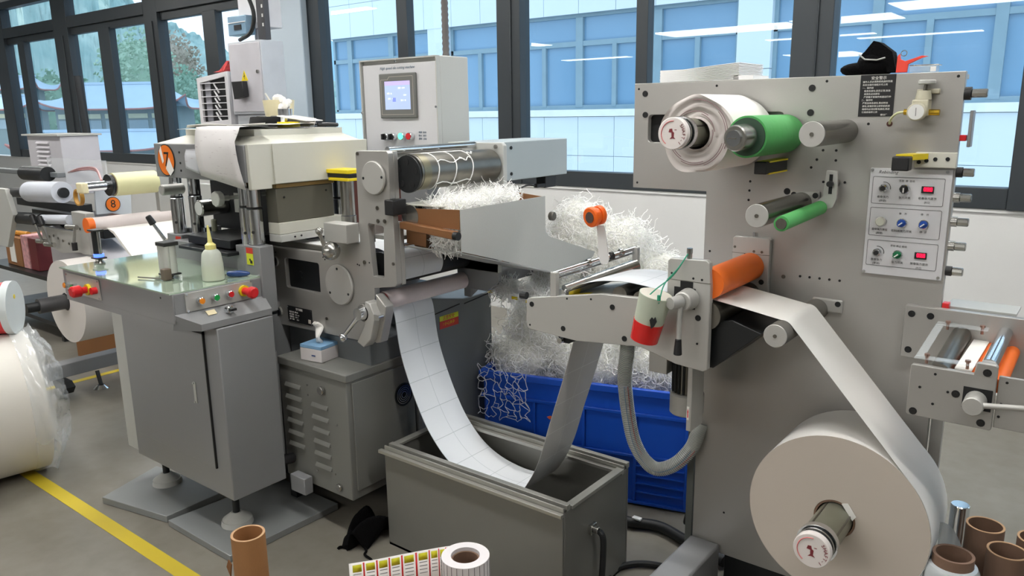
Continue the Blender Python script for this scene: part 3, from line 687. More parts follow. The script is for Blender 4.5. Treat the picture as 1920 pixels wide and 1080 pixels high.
obj('clamp', MB().box(cx_+0.022,cx_+0.05,cy_-0.05,cy_-0.02,0.9915,1.035).cyl((cx_,cy_,0.9915),(cx_,cy_,1.004),0.012,n=10), mat('rusty_clamp','#6e6156',0.6,0.3), sc, 0.003)
obj('rod', MB().cyl((cx_+0.03,cy_-0.04,0.996),(cx_-0.09,cy_-0.08,0.996),0.003,n=8), GUNM, sc)
ml = thing('signal_lamp', 'slim black stand with glowing blue lamp on the far left of the desk', 'lamp', (-3.40, 1.50, 0.99))
lx, ly = -3.405, 1.495
obj('base', MB().lathe((lx,ly,0.991),(0,0,1),[(0,0.022),(0.004,0.022),(0.012,0.015),(0.022,0.013)],20), CHROMD, ml)
obj('collar', MB().box(lx-0.026,lx+0.026,ly-0.022,ly+0.022,1.013,1.020), BLACK, ml, 0.002)
obj('led_ring', MB().cyl((lx,ly,1.0205),(lx,ly,1.033),0.020,n=20), LEDB, ml)
obj('post', MB().cyl((lx-0.004,ly,1.034),(lx-0.004,ly,1.128),0.017,n=20), BLACKM, ml)
obj('side_tube', MB().cyl((lx+0.018,ly,1.034),(lx+0.018,ly,1.128),0.006,n=10), CHROME, ml)
obj('top_plate', MB().box(lx-0.03,lx+0.028,ly-0.022,ly+0.022,1.129,1.136), BLACK, ml, 0.002)
for o in [o for o in set(col.objects)-DESK0 if o.parent is None]:
    o.location += Vector((0.068, -0.036, 0.017))
# ------------------------------------------------------------------ rotary die station to the right of the press
sta = thing('die_station', 'grey die station with round bearing covers, dark steel roller and grey base cabinet', 'machine', (-2.3, 2.0, 0))
slot = [(-2.098,1.218),(-2.092,1.224),(-2.022,1.220),(-2.016,1.214),(-2.026,1.036),(-2.083,1.033)]
wl = rrect(-2.604, -2.390, 0.928, 1.048, 0.010)
plate = [(-2.72,1.086),(-2.33,1.092),(-2.275,1.145),(-2.145,1.150),(-2.142,1.470),(-2.134,1.478),(-1.984,1.480),(-1.976,1.472),(-1.976,1.316),(-1.985,1.312),(-1.985,1.263),(-1.966,1.258),(-1.962,1.020),(-1.972,1.008),
         (-2.081,0.990),(-2.083,0.920),(-2.148,0.803),(-2.165,0.776),(-2.72,0.762)]
sp_ = obj('side_plate', MB().prism(plate, 1.85, 1.875, 'y', [slot, wl]), PLATE, sta, 0.0015)
obj('recess', MB().box(-2.604,-2.390,1.868,1.874,0.928,1.048).cyl((-2.53,1.868,0.985),(-2.53,1.864,0.985),0.014,n=16), BLACKM, sta)
obj('upright', MB().prism([(-2.145,1.15),(-2.142,1.478),(-1.976,1.478),(-1.976,1.31),(-1.995,1.31),(-1.995,1.235),(-2.11,1.235),(-2.11,1.15)], 1.875, 1.895, 'y').box(-2.012,-1.962,1.875,1.895,1.012,1.235), PLATE, sta, 0.0015)
def cover(x, z, r, hs, nm='bearing_cover'):
    c = obj(nm, MB().cyl((x,1.849,z),(x,1.838,z),r,bev=0.003,n=48), ALU, sta)
    for a in hs: obj('screw', MB().cyl((x+r*0.8*cos(radians(a)),1.8385,z+r*0.8*sin(radians(a))),(x+r*0.8*cos(radians(a)),1.837,z+r*0.8*sin(radians(a))),0.005,n=10), BLACKM, c)
cover(-2.047, 1.387, 0.0585, (5, 183)); cover(-2.267, 0.980, 0.077, (92, 215, -28))
bolts(sta, [(-2.125,1.080),(-2.042,1.282),(-2.042,1.236),(-2.008,1.238)], 1.85, 0.0075, 'bolt', GUNM, 0.003)
bolts(sta, [(-2.363,0.833),(-1.975,1.09),(-2.13,1.468)], 1.85, 0.006, 'bolt', GUNM, 0.003)
bolts(sta, [(-2.27,1.092),(-2.36,1.075),(-2.35,1.067),(-2.165,1.068),(-2.155,1.066),(-2.66,1.065),(-2.66,0.83),(-2.60,0.80),(-2.10,1.081)], 1.85, 0.003, 'screw', BLACKM, 0.001)
for z in (1.028, 0.818):
    k = obj('adjuster_knob', MB().cyl((-2.665,1.849,z),(-2.665,1.835,z),0.018).cyl((-2.668,1.835,z),(-2.668,1.81,z),0.010,bev=0.002), BLACKM, sta); obj('collar', MB().ring((-2.665,1.8495,z),(-2.665,1.842,z),0.022,0.0185), ALU, k)
npl = obj('rating_plate', MB().box(-2.607,-2.452,1.847,1.8495,0.788,0.853), BLACK, sta, 0.001)
text('lettering', '型号规格', (-2.53,1.8465,0.843), 0.011, PAPER, npl)
for r, tx in enumerate(('机器名称  模切机', '最大宽度   220  mm', '电源电压   220  V', '出厂日期       2019')): text('lettering', tx, (-2.595,1.8465,0.829-r*0.010), 0.0075, PAPER, npl, align='LEFT')
obj('frame', MB().box(-2.475,-2.459,1.8462,1.847,0.796,0.812), PAPERS, npl)
bolts(sta, [(-2.602,0.848),(-2.457,0.848),(-2.602,0.793),(-2.457,0.793)], 1.847, 0.003, 'rivet', CHROME, 0.001)
# guide bracket, ball handle, clamp lever
obj('guide_block', MB().box(-2.27,-2.145,1.79,1.849,1.152,1.222), ALU, sta, 0.003)
bh = obj('ball_handle', MB().sph((-2.235,1.79,1.120),0.034,20), CHROMD, sta)
obj('lever', MB().cyl((-2.245,1.775,1.13),(-2.25,1.755,1.185),0.009,0.007).sph((-2.251,1.755,1.195),0.014,14), CHROMD, bh)
cl = obj('clamp_hub', MB().cyl((-2.095,1.849,0.905),(-2.095,1.80,0.905),0.033,bev=0.003), CHROMD, sta)
obj('hub_cap', MB().cyl((-2.095,1.80,0.905),(-2.095,1.775,0.905),0.026,0.022), CHROME, cl)
obj('lever', MB().cyl((-2.10,1.785,0.895),(-2.165,1.77,0.82),0.010,0.007).sph((-2.172,1.769,0.808),0.0165,14), CHROME, cl)
obj('clamp_bracket', MB().prism([(-2.08,0.95),(-2.055,0.945),(-2.03,0.90),(-2.06,0.81),(-2.10,0.775),(-2.135,0.79),(-2.09,0.86)], 1.80, 1.846, 'y'), ALU, sta, 0.003)
cb = obj('clamp_jaw', MB().prism([(-2.055,0.975),(-2.005,0.935),(-2.008,0.905),(-2.045,0.795),(-2.065,0.79),(-2.10,0.815),(-2.05,0.90)], 1.83, 1.87, 'y'), PLATE, sta, 0.003)
obj('wing_screw', MB().cyl((-2.02,1.83,0.90),(-2.02,1.80,0.90),0.006).box(-2.03,-2.01,1.795,1.80,0.89,0.91), CHROME, cb)
# die roller with cut waste round it
R = 0.062
rl = obj('die_roller', MB().cyl((-1.93,1.905,1.405),(-1.93,2.33,1.405),R,n=48), GUNM, sta)
obj('roller_bands', MB().ring((-1.93,1.915,1.405),(-1.93,1.95,1.405),R+0.001,R-0.001,48), mat('worn_brass_band','#7d7864',0.35,0.8), rl)
fl = obj('roller_flange', MB().cyl((-1.935,1.896,1.40),(-1.935,1.905,1.40),R+0.002,n=40), BLACKM, rl)
for k in range(5):
    a = 2*pi*k/5+0.3; obj('flange_hole', MB().cyl((-1.935+0.042*cos(a),1.8955,1.40+0.042*sin(a)),(-1.935+0.042*cos(a),1.8945,1.40+0.042*sin(a)),0.011,n=14), DARK, rl)
st_ = MB()
for y in (1.985, 2.075, 2.165): st_.tube([(-1.93+(R+0.001)*cos(radians(a)), y+0.004*sin(a*0.05), 1.405+(R+0.001)*sin(radians(a))) for a in range(-90, 181, 12)], 0.0022, 5)
for (a, y0, y1) in ((32,1.985,2.13),(36,2.10,2.165),(-42,1.985,2.165),(60,2.17,2.2),(100,1.985,2.165)):
    st_.tube([(-1.93+(R+0.0015)*cos(radians(a+7*sin(k*1.3))), y0+(y1-y0)*k/7, 1.405+(R+0.0015)*sin(radians(a+7*sin(k*1.3)))) for k in range(8)], 0.002, 5)
o = obj('waste_strands', st_, WASTE, rl); o['kind'] = 'stuff'
obj('tie_bar', MB().cyl((-2.01,1.88,1.481),(-2.01,2.34,1.481),0.012), CHROME, sta)
obj('upper_rod', MB().cyl((-2.08,1.88,1.468),(-2.08,2.34,1.468),0.008), CHROMD, sta)
obj('back_plate', MB().prism([(-2.15,1.49),(-1.875,1.49),(-1.865,1.48),(-1.865,1.32),(-1.89,1.30),(-1.90,0.98),(-2.15,0.98)], 2.34, 2.362, 'y'), PAINTL, sta, 0.003)
bolts(sta, [(-2.02,1.480),(-1.90,1.475)], 2.34, 0.008, 'bolt', CHROMD, 0.006)
mh = obj('motor_housing', MB().box(-2.16,-1.93,2.364,2.87,1.335,1.490), mat('blue_grey_cover','#a9b2b5',0.42,0.05,0.02,4), sta, 0.004)
bolts(sta, [(2.47,1.465),(2.47,1.362)], -1.93, 0.007, 'bolt', BLACKM, 0.003, 'x')
obj('sensor_block', MB().box(-1.99,-1.94,2.72,2.80,1.285,1.334).box(-1.96,-1.94,2.66,2.72,1.29,1.305), BLACK, sta, 0.003)
obj('sensor_cable', MB().tube(spline([(-1.95,2.67,1.297),(-1.95,2.6,1.305),(-1.96,2.55,1.29),(-1.97,2.53,1.27)]),0.004,6), BLACK, sta)
obj('hinge_block', MB().box(-1.992,-1.948,1.835,1.90,1.262,1.315), BLACK, sta, 0.004)
obj('anvil_roller', MB().cyl((-1.93,1.896,1.255),(-1.93,2.338,1.255),0.040,n=32), CHROMD, sta)
obj('stripper_shelf', MB().box(-1.975,-1.79,1.905,2.30,1.292,1.297), CREAM, sta, 0.001)
# lower rollers and idlers
obj('paper_covered_roller', MB().cyl((-2.095,1.897,1.048),(-2.095,2.335,1.048),0.064,n=40), BLACKM, sta)
obj('guide_rod', MB().cyl((-2.05,1.897,1.165),(-2.05,2.335,1.165),0.011), CHROME, sta)
obj('guide_rod', MB().cyl((-2.03,1.897,1.135),(-2.03,2.335,1.135),0.009), CHROME, sta)
obj('cross_bar', MB().box(-2.10,-1.99,1.88,2.335,1.165,1.180), PAINTL, sta, 0.002)
ir = obj('idler_roller', MB().cyl((-2.088,1.898,0.932),(-2.088,2.335,0.932),0.034,n=36), mat('pinkish_roller_sleeve','#e0d2d2',0.4,0,0.04,20), sta)
obj('roller_end', MB().cyl((-2.088,1.892,0.932),(-2.088,1.898,0.932),0.031), mat('dull_red_cap','#a3282c',0.5), ir)
obj('rear_bracket', MB().prism([(-2.12,1.15),(-1.96,1.15),(-1.90,1.06),(-1.90,0.95),(-1.96,0.90),(-2.12,0.90)], 2.34, 2.36, 'y'), PAINT, sta, 0.003)
obj('rear_arm', MB().box(-2.03,-2.0,2.345,2.75,0.90,1.06), PAINT, sta, 0.003)
obj('rear_motor', MB().cyl((-2.02,2.75,0.97),(-2.02,2.90,0.97),0.055,n=20), BLACKM, sta)
obj('rear_support', MB().prism([(2.40,0.845),(2.56,0.92),(2.56,0.99),(2.50,1.03),(2.40,1.03)], -2.139, -2.10, 'x'), PAINT, sta, 0.003)
# base cabinets
PAINTB = mat('shaded_grey_paint', '#767672', 0.42, 0.0, 0.03, 4, bump=0.05, bscale=200)  # machine grey darkened, putting the shade low down into the colour
bc = obj('base_cabinet', MB().box(-2.56,-2.155,1.752,2.10,0.165,0.665), PAINTB, sta, 0.005)
obj('base_lid', MB().box(-2.565,-2.148,1.746,2.11,0.640,0.672), PAINTB, sta, 0.004)
obj('access_panel', MB().box(-2.155,-2.148,1.775,2.05,0.20,0.632), PAINTB, sta, 0.002)
for cx0, zs in ((-2.475, (0.565,0.515,0.465,0.415,0.365,0.315)), (-2.315, (0.515,0.465,0.415,0.365,0.315,0.265))):
    for z in zs: obj('louvre', MB().prism([(1.752,z+0.008),(1.744,z-0.006),(1.744,z-0.008),(1.752,z-0.008)], cx0-0.048, cx0+0.048, 'x'), PAINTB, bc)
lk = obj('cam_lock', MB().cyl((-2.292,1.751,0.585),(-2.292,1.735,0.585),0.017,bev=0.003), CHROMD, bc); obj('cam_lock', MB().cyl((-2.225,1.751,0.205),(-2.225,1.738,0.205),0.015,bev=0.003), CHROMD, bc)
bolts(sta, [(-2.385,0.585),(-2.385,0.545),(-2.22,0.46),(-2.36,0.235),(-2.25,0.25)], 1.752, 0.004, 'screw', CHROMD, 0.002)
bb = obj('large_base', MB().prism([(2.12,0.12),(2.58,0.12),(2.58,0.835),(2.40,0.835),(2.12,0.89)], -2.66, -2.14, 'x').box(-2.65,-2.16,1.88,2.2,0.30,0.76), PAINTD, sta, 0.005)
obj('rear_base', MB().box(-2.66,-2.145,2.11,2.58,0.12,0.60), PAINTD, sta, 0.003)
fn = obj('fan_grille', MB().ring((-2.147,2.03,0.515),(-2.142,2.03,0.515),0.047,0.043,32), BLACKM, bb)
for r in (0.038,0.030,0.022,0.014): obj('grille_ring', MB().ring((-2.1455,2.03,0.515),(-2.1425,2.03,0.515),r,r-0.0025,24), CHROMD, fn)
obj('fan_hub', MB().cyl((-2.1475,2.03,0.515),(-2.1462,2.03,0.515),0.042), BLACKM, fn)
ws = obj('warning_sticker', MB().box(-2.1395,-2.1385,2.245,2.36,0.733,0.765), STK_R, bb); obj('warning_sticker', MB().box(-2.1395,-2.1385,2.245,2.36,0.7655,0.787), STK_Y, bb)
text('lettering', '注意安全', (-2.1382,2.30,0.776), 0.018, RED, ws, right=(0,1,0)); text('lettering', '! 小心夹手', (-2.1382,2.30,0.75), 0.016, YELLOW, ws, right=(0,1,0))
obj('panel_seam', MB().prism([(2.20,0.800),(2.37,0.815),(2.37,0.819),(2.20,0.804)], -2.1395, -2.138, 'x').prism([(2.40,0.81),(2.57,0.825),(2.57,0.829),(2.40,0.814)], -2.1395, -2.138, 'x'), DARK, bb)
obj('leg', MB().box(-2.62,-2.58,1.80,1.84,0,0.17), BLACKM, sta); obj('leg', MB().box(-2.62,-2.58,2.50,2.54,0,0.13), BLACKM, sta); obj('leg', MB().box(-2.24,-2.2,2.46,2.5,0,0.13), BLACKM, sta); obj('leg', MB().box(-2.24,-2.2,2.0,2.04,0,0.17), BLACKM, sta)
obj('conduit', MB().cyl((-2.545,1.715,0.27),(-2.545,1.715,0.70),0.020,n=16), PAINT, sta)
obj('drain_hose', MB().tube(spline([(-2.50,1.74,0.255),(-2.50,1.70,0.262),(-2.515,1.66,0.262),(-2.55,1.64,0.26),(-2.59,1.66,0.262),(-2.60,1.70,0.275),(-2.59,1.74,0.30)],6),0.021,12), BLACK, sta)
obj('skirt_beam', MB().box(-2.47,-2.38,1.70,1.74,0.14,0.21), PAINT, sta, 0.003)

# waste chute: grey side sheet, brown inner sheets, cross bar
ch = thing('waste_chute', 'grey sheet-metal chute with brown inner panels holding shredded label waste', 'chute', (-1.8, 2.3, 1.0))
side = [(1.90,1.292),(2.380,1.294),(2.380,1.172)]+[(2.380+0.05*(1-cos(radians(a))),1.172-0.04*sin(radians(a))) for a in (25,50,75)]+[(2.735,1.030),(2.72,1.012),(2.442,0.992),(1.90,1.152)]
obj('side_sheet', MB().prism(side, -1.702, -1.699, 'x'), PAINTL, ch)
obj('front_sheet', MB().prism([(-1.965,1.282),(-1.702,1.292),(-1.702,1.226),(-1.965,1.226)], 1.897, 1.900, 'y'), COPPER, ch)
obj('lower_sheet', MB().prism([(-1.965,1.210),(-1.868,1.210),(-1.872,1.150),(-1.965,1.156)], 1.910, 1.913, 'y'), COPPER, ch)
br = obj('cross_rail', MB().prism([(-1.955,1.238),(-1.703,1.222),(-1.703,1.196),(-1.955,1.214)], 1.868, 1.893, 'y'), COPPER, ch, 0.002)
obj('rail_knob', MB().cyl((-1.703,1.872,1.209),(-1.685,1.872,1.209),0.014), BLACKM, br)
obj('chute_floor', MB().prism([(1.90,1.150),(2.442,0.990),(2.72,1.010),(2.72,1.006),(2.442,0.986),(1.90,1.146)], -1.965, -1.703, 'x'), PAINTL, ch)
obj('far_sheet', MB().prism([(1.95,1.29),(2.40,1.30),(2.60,1.20),(2.60,1.03),(2.442,1.0),(1.95,1.14)], -1.968, -1.965, 'x'), COPPER, ch)
obj('rear_sheet', MB().prism([(-1.965,1.315),(-1.705,1.292),(-1.705,1.262),(-1.965,1.255)], 2.372, 2.375, 'y'), COPPER, ch)
obj('side_knob', MB().cyl((-1.70,2.412,1.215),(-1.68,2.412,1.215),0.017,bev=0.003), GUNM, ch)

# web of die-cut labels: out of the press, down a slack loop, up into the rewinder
def web_mat(name='die_cut_label_web', step=0.118, mid=0.5, lc='#c3c9cd', base='#e9ecf0'):
    m = bpy.data.materials.new(name); m.use_nodes = True; n = m.node_tree.nodes; l = m.node_tree.links; b = n['Principled BSDF']
    uv = n.new('ShaderNodeUVMap'); uv.uv_map = 'UVMap'; s = n.new('ShaderNodeSeparateXYZ'); l.new(uv.outputs[0], s.inputs[0])
    def line(src, st, wd, off=0.0):
        a = n.new('ShaderNodeMath'); a.operation = 'MULTIPLY_ADD'; a.inputs[1].default_value = 1/st; a.inputs[2].default_value = off; l.new(src, a.inputs[0])
        f = n.new('ShaderNodeMath'); f.operation = 'FRACT'; l.new(a.outputs[0], f.inputs[0])
        c = n.new('ShaderNodeMath'); c.operation = 'LESS_THAN'; c.inputs[1].default_value = wd/st; l.new(f.outputs[0], c.inputs[0]); return c
    a = line(s.outputs['X'], step, 0.0022); c = line(s.outputs['Y'], 0.105, 0.0018, 0.0)
    mx = n.new('ShaderNodeMath'); mx.operation = 'MAXIMUM'; l.new(a.outputs[0], mx.inputs[0]); l.new(c.outputs[0], mx.inputs[1])
    r = n.new('ShaderNodeMixRGB'); r.inputs[1].default_value = (*hexc(base), 1); r.inputs[2].default_value = (*hexc(lc), 1); l.new(mx.outputs[0], r.inputs[0])
    l.new(r.outputs[0], b.inputs['Base Color']); b.inputs['Roughness'].default_value = 0.45; return m
WEBM = web_mat()
WEBB = web_mat('label_web_back', 0.118, 0.5, '#f2f2f0', '#d9d6d2')
Y0, Y1 = 1.950, 2.160
def ribbon(name, path, mts, parent=None, y0=Y0, y1=Y1, t=0.0007, split=None):
    pts = [Vector((p[0], 0, p[1])) for p in path]; n = len(pts); me = bpy.data.meshes.new(name); vs = []; uvs = []; L = 0; Ls = []
    for i, p in enumerate(pts):
        if i: L += (p-pts[i-1]).length
        Ls.append(L); d = (pts[min(i+1, n-1)]-pts[max(i-1, 0)]).normalized(); nr = Vector((-d.z, 0, d.x))*t
        for yy in (y0, y1):
            vs.append((p.x, yy, p.z)); vs.append((p.x+nr.x, yy, p.z+nr.z))
    fs = []; mi = []; fu = []
    W = y1-y0
    for i in range(n-1):
        a = i*4; b = a+4
        fs.append((a, b, b+2, a+2)); mi.append(0); fu.append([(Ls[i],0),(Ls[i+1],0),(Ls[i+1],W),(Ls[i],W)])
        fs.append((a+1, a+3, b+3, b+1)); mi.append(1); fu.append([(Ls[i],0),(Ls[i],W),(Ls[i+1],W),(Ls[i+1],0)])
        fs.append((a, a+1, b+1, b)); mi.append(0); fu.append([(0.01,0.01)]*4)
        fs.append((a+2, b+2, b+3, a+3)); mi.append(0); fu.append([(0.01,0.01)]*4)
    me.from_pydata(vs, [], fs)
    for mm in mts: me.materials.append(mm)
    me.polygons.foreach_set('material_index', mi); me.polygons.foreach_set('use_smooth', [True]*len(fs))
    ul = me.uv_layers.new(name='UVMap'); k = 0
    for q in fu:
        for u in q: ul.data[k].uv = u; k += 1
    o = bpy.data.objects.new(name, me); col.objects.link(o); me.set_sharp_from_angle(angle=radians(60))
    if parent: o.parent = parent; o.location = -parent.location
    return o
web = thing('label_web', 'white die-cut label web hanging in a slack loop into the grey box', 'paper web', (-1.75, 2.05, 0.4))
arc = [(-2.095+0.0665*cos(radians(a)), 1.048+0.0665*sin(radians(a))) for a in range(120, -41, -8)]
ribbon('wrapped_section', [(-2.5,1.112),(-2.16,1.113)]+arc, (WEBM, WEBM), web)
loop = spline([(a_,0,b_) for a_,b_ in [(-2.126,.945),(-2.108,.900),(-2.090,.862),(-2.072,.74),(-2.04,.64),(-1.985,.52),(-1.925,.425),(-1.84,.345),(-1.74,.302),(-1.62,.288),(-1.52,.308),(-1.465,.375),(-1.42,.47),(-1.38,.60),(-1.33,.755),(-1.29,.89),(-1.272,.96)]], 6)
ribbon('loop_section', [(p.x, p.z) for p in loop], (WEBB, WEBM), web)
arm_path = [(-1.272,0.96),(-1.290,1.0),(-1.305,1.035),(-1.302,1.060),(-1.27,1.083),(-1.20,1.104),(-1.12,1.113),(-1.05,1.110),(-0.99,1.102),(-0.93,1.098)]
ribbon('infeed_section', [(p.x, p.z) for p in spline([(a,0,b) for a,b in arm_path], 6)], (WEBM, WEBM), web)
# feed sheet lying on the press table
tag(obj('label_sheet', MB().prism([(-2.86,1.93),(-2.50,1.89),(-2.38,1.89),(-2.36,2.10),(-2.70,2.14)], 1.1085, 1.1100, 'z'), mat('bright_paper','#f6f6f6',0.5,0,0.01,5)), 'white label stock lying flat between the press columns and the die station', 'paper')

# steel box under the loop
box = thing('metal_box', 'open grey steel box with slotted rails catching the slack paper loop', 'box', (-1.64, 2.0, 0))
x0, x1, y0, y1, zt = -2.035, -1.236, 1.815, 2.225, 0.385
obj('shell', MB().box(x0,x1,y0,y0+0.012,0,zt).box(x0,x1,y1-0.012,y1,0,zt).box(x0,x0+0.012,y0+0.012,y1-0.012,0,zt).box(x1-0.012,x1,y0+0.012,y1-0.012,0,zt).box(x0,x1,y0,y1,0.0,0.012), mat('box_grey_paint','#7d7c77',0.35,0.25,0.06,3), box, 0.002)
RAIL = mat('rail_aluminium','#a5a49d',0.3,0.5,0.06,9)
def rail(y, zo=0.0, xa=x0-0.015, xb=x1+0.006, s=1):
    obj('rail', MB().box(xa,xb,y-0.014,y+0.003,zt-0.008,zt+0.004), RAIL, box, 0.001)
    obj('rail_lip', MB().box(xa+0.014,xb-0.004,y+0.005,y+0.011,zt,zt+0.018), RAIL, box, 0.001)
    obj('rail_lip', MB().box(xa+0.016,xb-0.004,y+0.026,y+0.046,zt,zt+0.020), RAIL, box, 0.001)
    obj('rail_slot', MB().box(xa+0.016,xb-0.006,y+0.0111,y+0.0259,zt,zt+0.006), mat('slot_dark','#3f3f3d',0.5), box)
rail(y0-0.004); rail(y1-0.044)
obj('end_rim', MB().box(x1-0.02,x1+0.008,y0+0.045,y1-0.045,zt,zt+0.012), RAIL, box, 0.001); obj('end_rim', MB().box(x0-0.01,x0+0.02,y0+0.045,y1-0.045,zt,zt+0.010), RAIL, box, 0.001)
obj('connector', MB().box(x1,x1+0.012,1.965,2.0,0.245,0.28).cyl((x1+0.012,1.982,0.262),(x1+0.03,1.982,0.262),0.012), CHROMD, box, 0.002)

# touch-screen control box
hmi = thing('control_box', 'pale grey control box with touch screen, two black switches, lit green and red buttons', 'control box', (-2.5, 2.5, 1.46))
hx0, hx1, hy, hz0, hz1 = -2.765, -2.292, 2.45, 1.40, 1.838
HPL = mat('pale_control_paint','#cfcfd2',0.4,0,0.02,4)
obj('housing', MB().box(hx0,hx1,hy+0.012,hy+0.19,hz0,hz1), PAINTL, hmi, 0.004)
obj('rim', MB().box(hx0,hx1,hy-0.010,hy+0.012,hz1-0.006,hz1).box(hx0,hx0+0.006,hy-0.010,hy+0.012,hz0,hz1-0.006).box(hx1-0.006,hx1,hy-0.010,hy+0.012,hz0,hz1-0.006), PAINTL, hmi)
dr = obj('door', MB().box(hx0+0.012,hx1-0.010,hy,hy+0.011,hz0+0.03,hz1-0.022), HPL, hmi, 0.002)
obj('support_post', MB().box(-2.62,-2.45,2.52,2.60,0.89,1.40), PAINT, hmi, 0.003)
scn = obj('screen_bezel', MB().box(-2.640,-2.415,hy-0.012,hy-0.0005,1.585,1.775), mat('screen_bezel_grey','#6d6e6b',0.5,0,0.02,5), dr, 0.004)
obj('trim_line', MB().prism([(-2.628,1.75),(-2.585,1.75),(-2.575,1.762),(-2.43,1.762),(-2.43,1.600),(-2.628,1.600)], hy-0.0128, hy-0.0121, 'y', [[(-2.6265,1.7485),(-2.5845,1.7485),(-2.5742,1.7605),(-2.4315,1.7605),(-2.4315,1.6015),(-2.6265,1.6015)]]), PAPERS, dr)
def screen_mat():
    m = bpy.data.materials.new('lit_touch_screen'); m.use_nodes = True; n = m.node_tree.nodes; l = m.node_tree.links; b = n['Principled BSDF']
    tc = n.new('ShaderNodeTexCoord'); s = n.new('ShaderNodeSeparateXYZ'); l.new(tc.outputs['Object'], s.inputs[0])
    r = n.new('ShaderNodeMapRange'); r.inputs[1].default_value = 1.622; r.inputs[2].default_value = 1.742; l.new(s.outputs['Z'], r.inputs[0])
    c = n.new('ShaderNodeValToRGB'); c.color_ramp.interpolation = 'CONSTANT'; e = c.color_ramp.elements
    e[0].color = (*hexc('#98a8d0'), 1); e[1].position = 0.85; e[1].color = (*hexc('#a99fd2'), 1); l.new(r.outputs[0], c.inputs[0])
    l.new(c.outputs[0], b.inputs['Emission Color']); b.inputs['Emission Strength'].default_value = 0.75; l.new(c.outputs[0], b.inputs['Base Color']); b.inputs['Roughness'].default_value = 0.15
    return m
ss = obj('screen', MB().box(-2.604,-2.448,hy-0.0130,hy-0.0122,1.622,1.742), screen_mat(), dr)
UI = emitm('screen_text','#d8dcf4',0.8); UIB = emitm('screen_button','#6f7fe0',0.7)
for (tx, x, z) in (('速度  0120', -2.50, 1.712), ('计数  35', -2.575, 1.69), ('1250', -2.48, 1.682), ('设定   0', -2.57, 1.668), ('张力  20', -2.49, 1.66)): text('screen_text', tx, (x,hy-0.0134,z), 0.009, UI, hmi)
obj('screen_button', MB().box(-2.556,-2.536,hy-0.0136,hy-0.0131,1.655,1.672), UIB, hmi)
text('lettering', 'High speed die cutting machine', (-2.535,hy-0.0008,1.798), 0.017, mat('grey_ink','#6f7f90',0.6), dr, shear=0.35)
for x in (-2.612, -2.567):
    s = obj('selector_switch', MB().cyl((x,hy-0.001,1.505),(x,hy-0.022,1.505),0.017,bev=0.002), CHROME, dr)
    obj('switch_lever', MB().cyl((x,hy-0.022,1.505),(x,hy-0.028,1.505),0.013).box(x-0.004,x+0.004,hy-0.038,hy-0.028,1.493,1.517), BLACK, s)
for x, lm in ((-2.505, LEDG), (-2.457, RED)):
    s = obj('push_button', MB().cyl((x,hy-0.001,1.508),(x,hy-0.024,1.508),0.016,bev=0.002), CHROME, dr); obj('lens', MB().cyl((x,hy-0.024,1.508),(x,hy-0.028,1.508),0.014), lm, s)
for k, tx in enumerate(('电源  启动', '停止  运行', '照明  点动')): text('lettering', tx, (-2.395,hy-0.0008,1.524-k*0.014), 0.010, mat('grey_ink','#6f7f90',0.6), dr)
for (x, z) in ((hx0+0.006,1.61),(hx1-0.006,1.63),(-2.53,1.825),(-2.74,1.44),(-2.58,1.44)): obj('panel_screw', MB().cyl((x,hy-0.012,z),(x,hy-0.016,z),0.005,n=10), CHROME, hmi)
tag(obj('paper_sheet', MB().prism([(-2.44,2.47),(-2.32,2.46),(-2.32,2.60),(-2.42,2.62)], 1.8385, 1.8405, 'z'), PAPER), 'small white paper lying on top of the touch-screen control box', 'paper')
tag(obj('conduit', MB().tube([(-2.40,2.62,1.84+k*0.012) for k in range(138)], 0.015, 10, rf=lambda i: 0.0165 if i % 2 else 0.0135), mat('ribbed_grey_conduit','#6d6a68',0.4,0.4)), 'ribbed flexible conduit rising from behind the touch-screen control box', 'conduit')
# rear column of the press with yellow-black guard, red-brown panel and blue crate behind
gp = thing('guide_post', 'chrome post with yellow and black cap standing behind the die station', 'post', (-2.56, 2.1, 1.1))
obj('post', MB().cyl((-2.435,2.05,1.21),(-2.435,2.05,1.345),0.028,n=24), CHROMD, gp); obj('lower_post', MB().cyl((-2.435,2.05,1.109),(-2.435,2.05,1.207),0.031,n=24), CHROMD, gp)
obj('black_cap', MB().box(-2.49,-2.36,2.0,2.08,1.362,1.378), BLACK, gp, 0.002); obj('yellow_cap', MB().box(-2.49,-2.36,1.995,2.09,1.3785,1.394), YELLOW, gp, 0.002); obj('yellow_base', MB().box(-2.48,-2.36,1.995,2.09,1.350,1.3615), YELLOW, gp, 0.002)
tag(obj('board', MB().box(-3.05,-2.62,2.60,2.62,0,1.36), mat('red_brown_board','#5a2c26',0.6)), 'dark red-brown board upright behind the ram', 'board')

# tissue box on the base cabinet
tb = thing('tissue_box', 'small white tissue box with blue top on the grey base cabinet', 'box', (-2.40, 1.83, 0.672))
M4 = Matrix.Translation((-2.395,1.835,0.673)) @ Matrix.Rotation(radians(8), 4, 'Z')
obj('carton', MB().box(-0.055,0.055,-0.055,0.075,0,0.050).xf(M4), mat('white_pink_card','#d5cfcf',0.5), tb, 0.002)
obj('carton_top', MB().box(-0.055,0.055,-0.055,0.075,0.0502,0.064).xf(M4), mat('pale_blue_card','#7fa8cc',0.5,0,0.1,30), tb, 0.002)
obj('printed_mark', MB().box(0.005,0.024,-0.0565,-0.0555,0.022,0.027).xf(M4), mat('navy_ink','#334a7d',0.5), tb)
tt = MB()
for k in range(5): tt.tube(spline([(-0.01+k*0.004,0.0,0.064),(-0.012+k*0.006,-0.006*k,0.09),(-0.02+0.006*k,0.01,0.12),(-0.028+0.005*k,0.0,0.138)],4),0.008,6)
obj('tissue', tt.xf(M4), PAPER, tb)
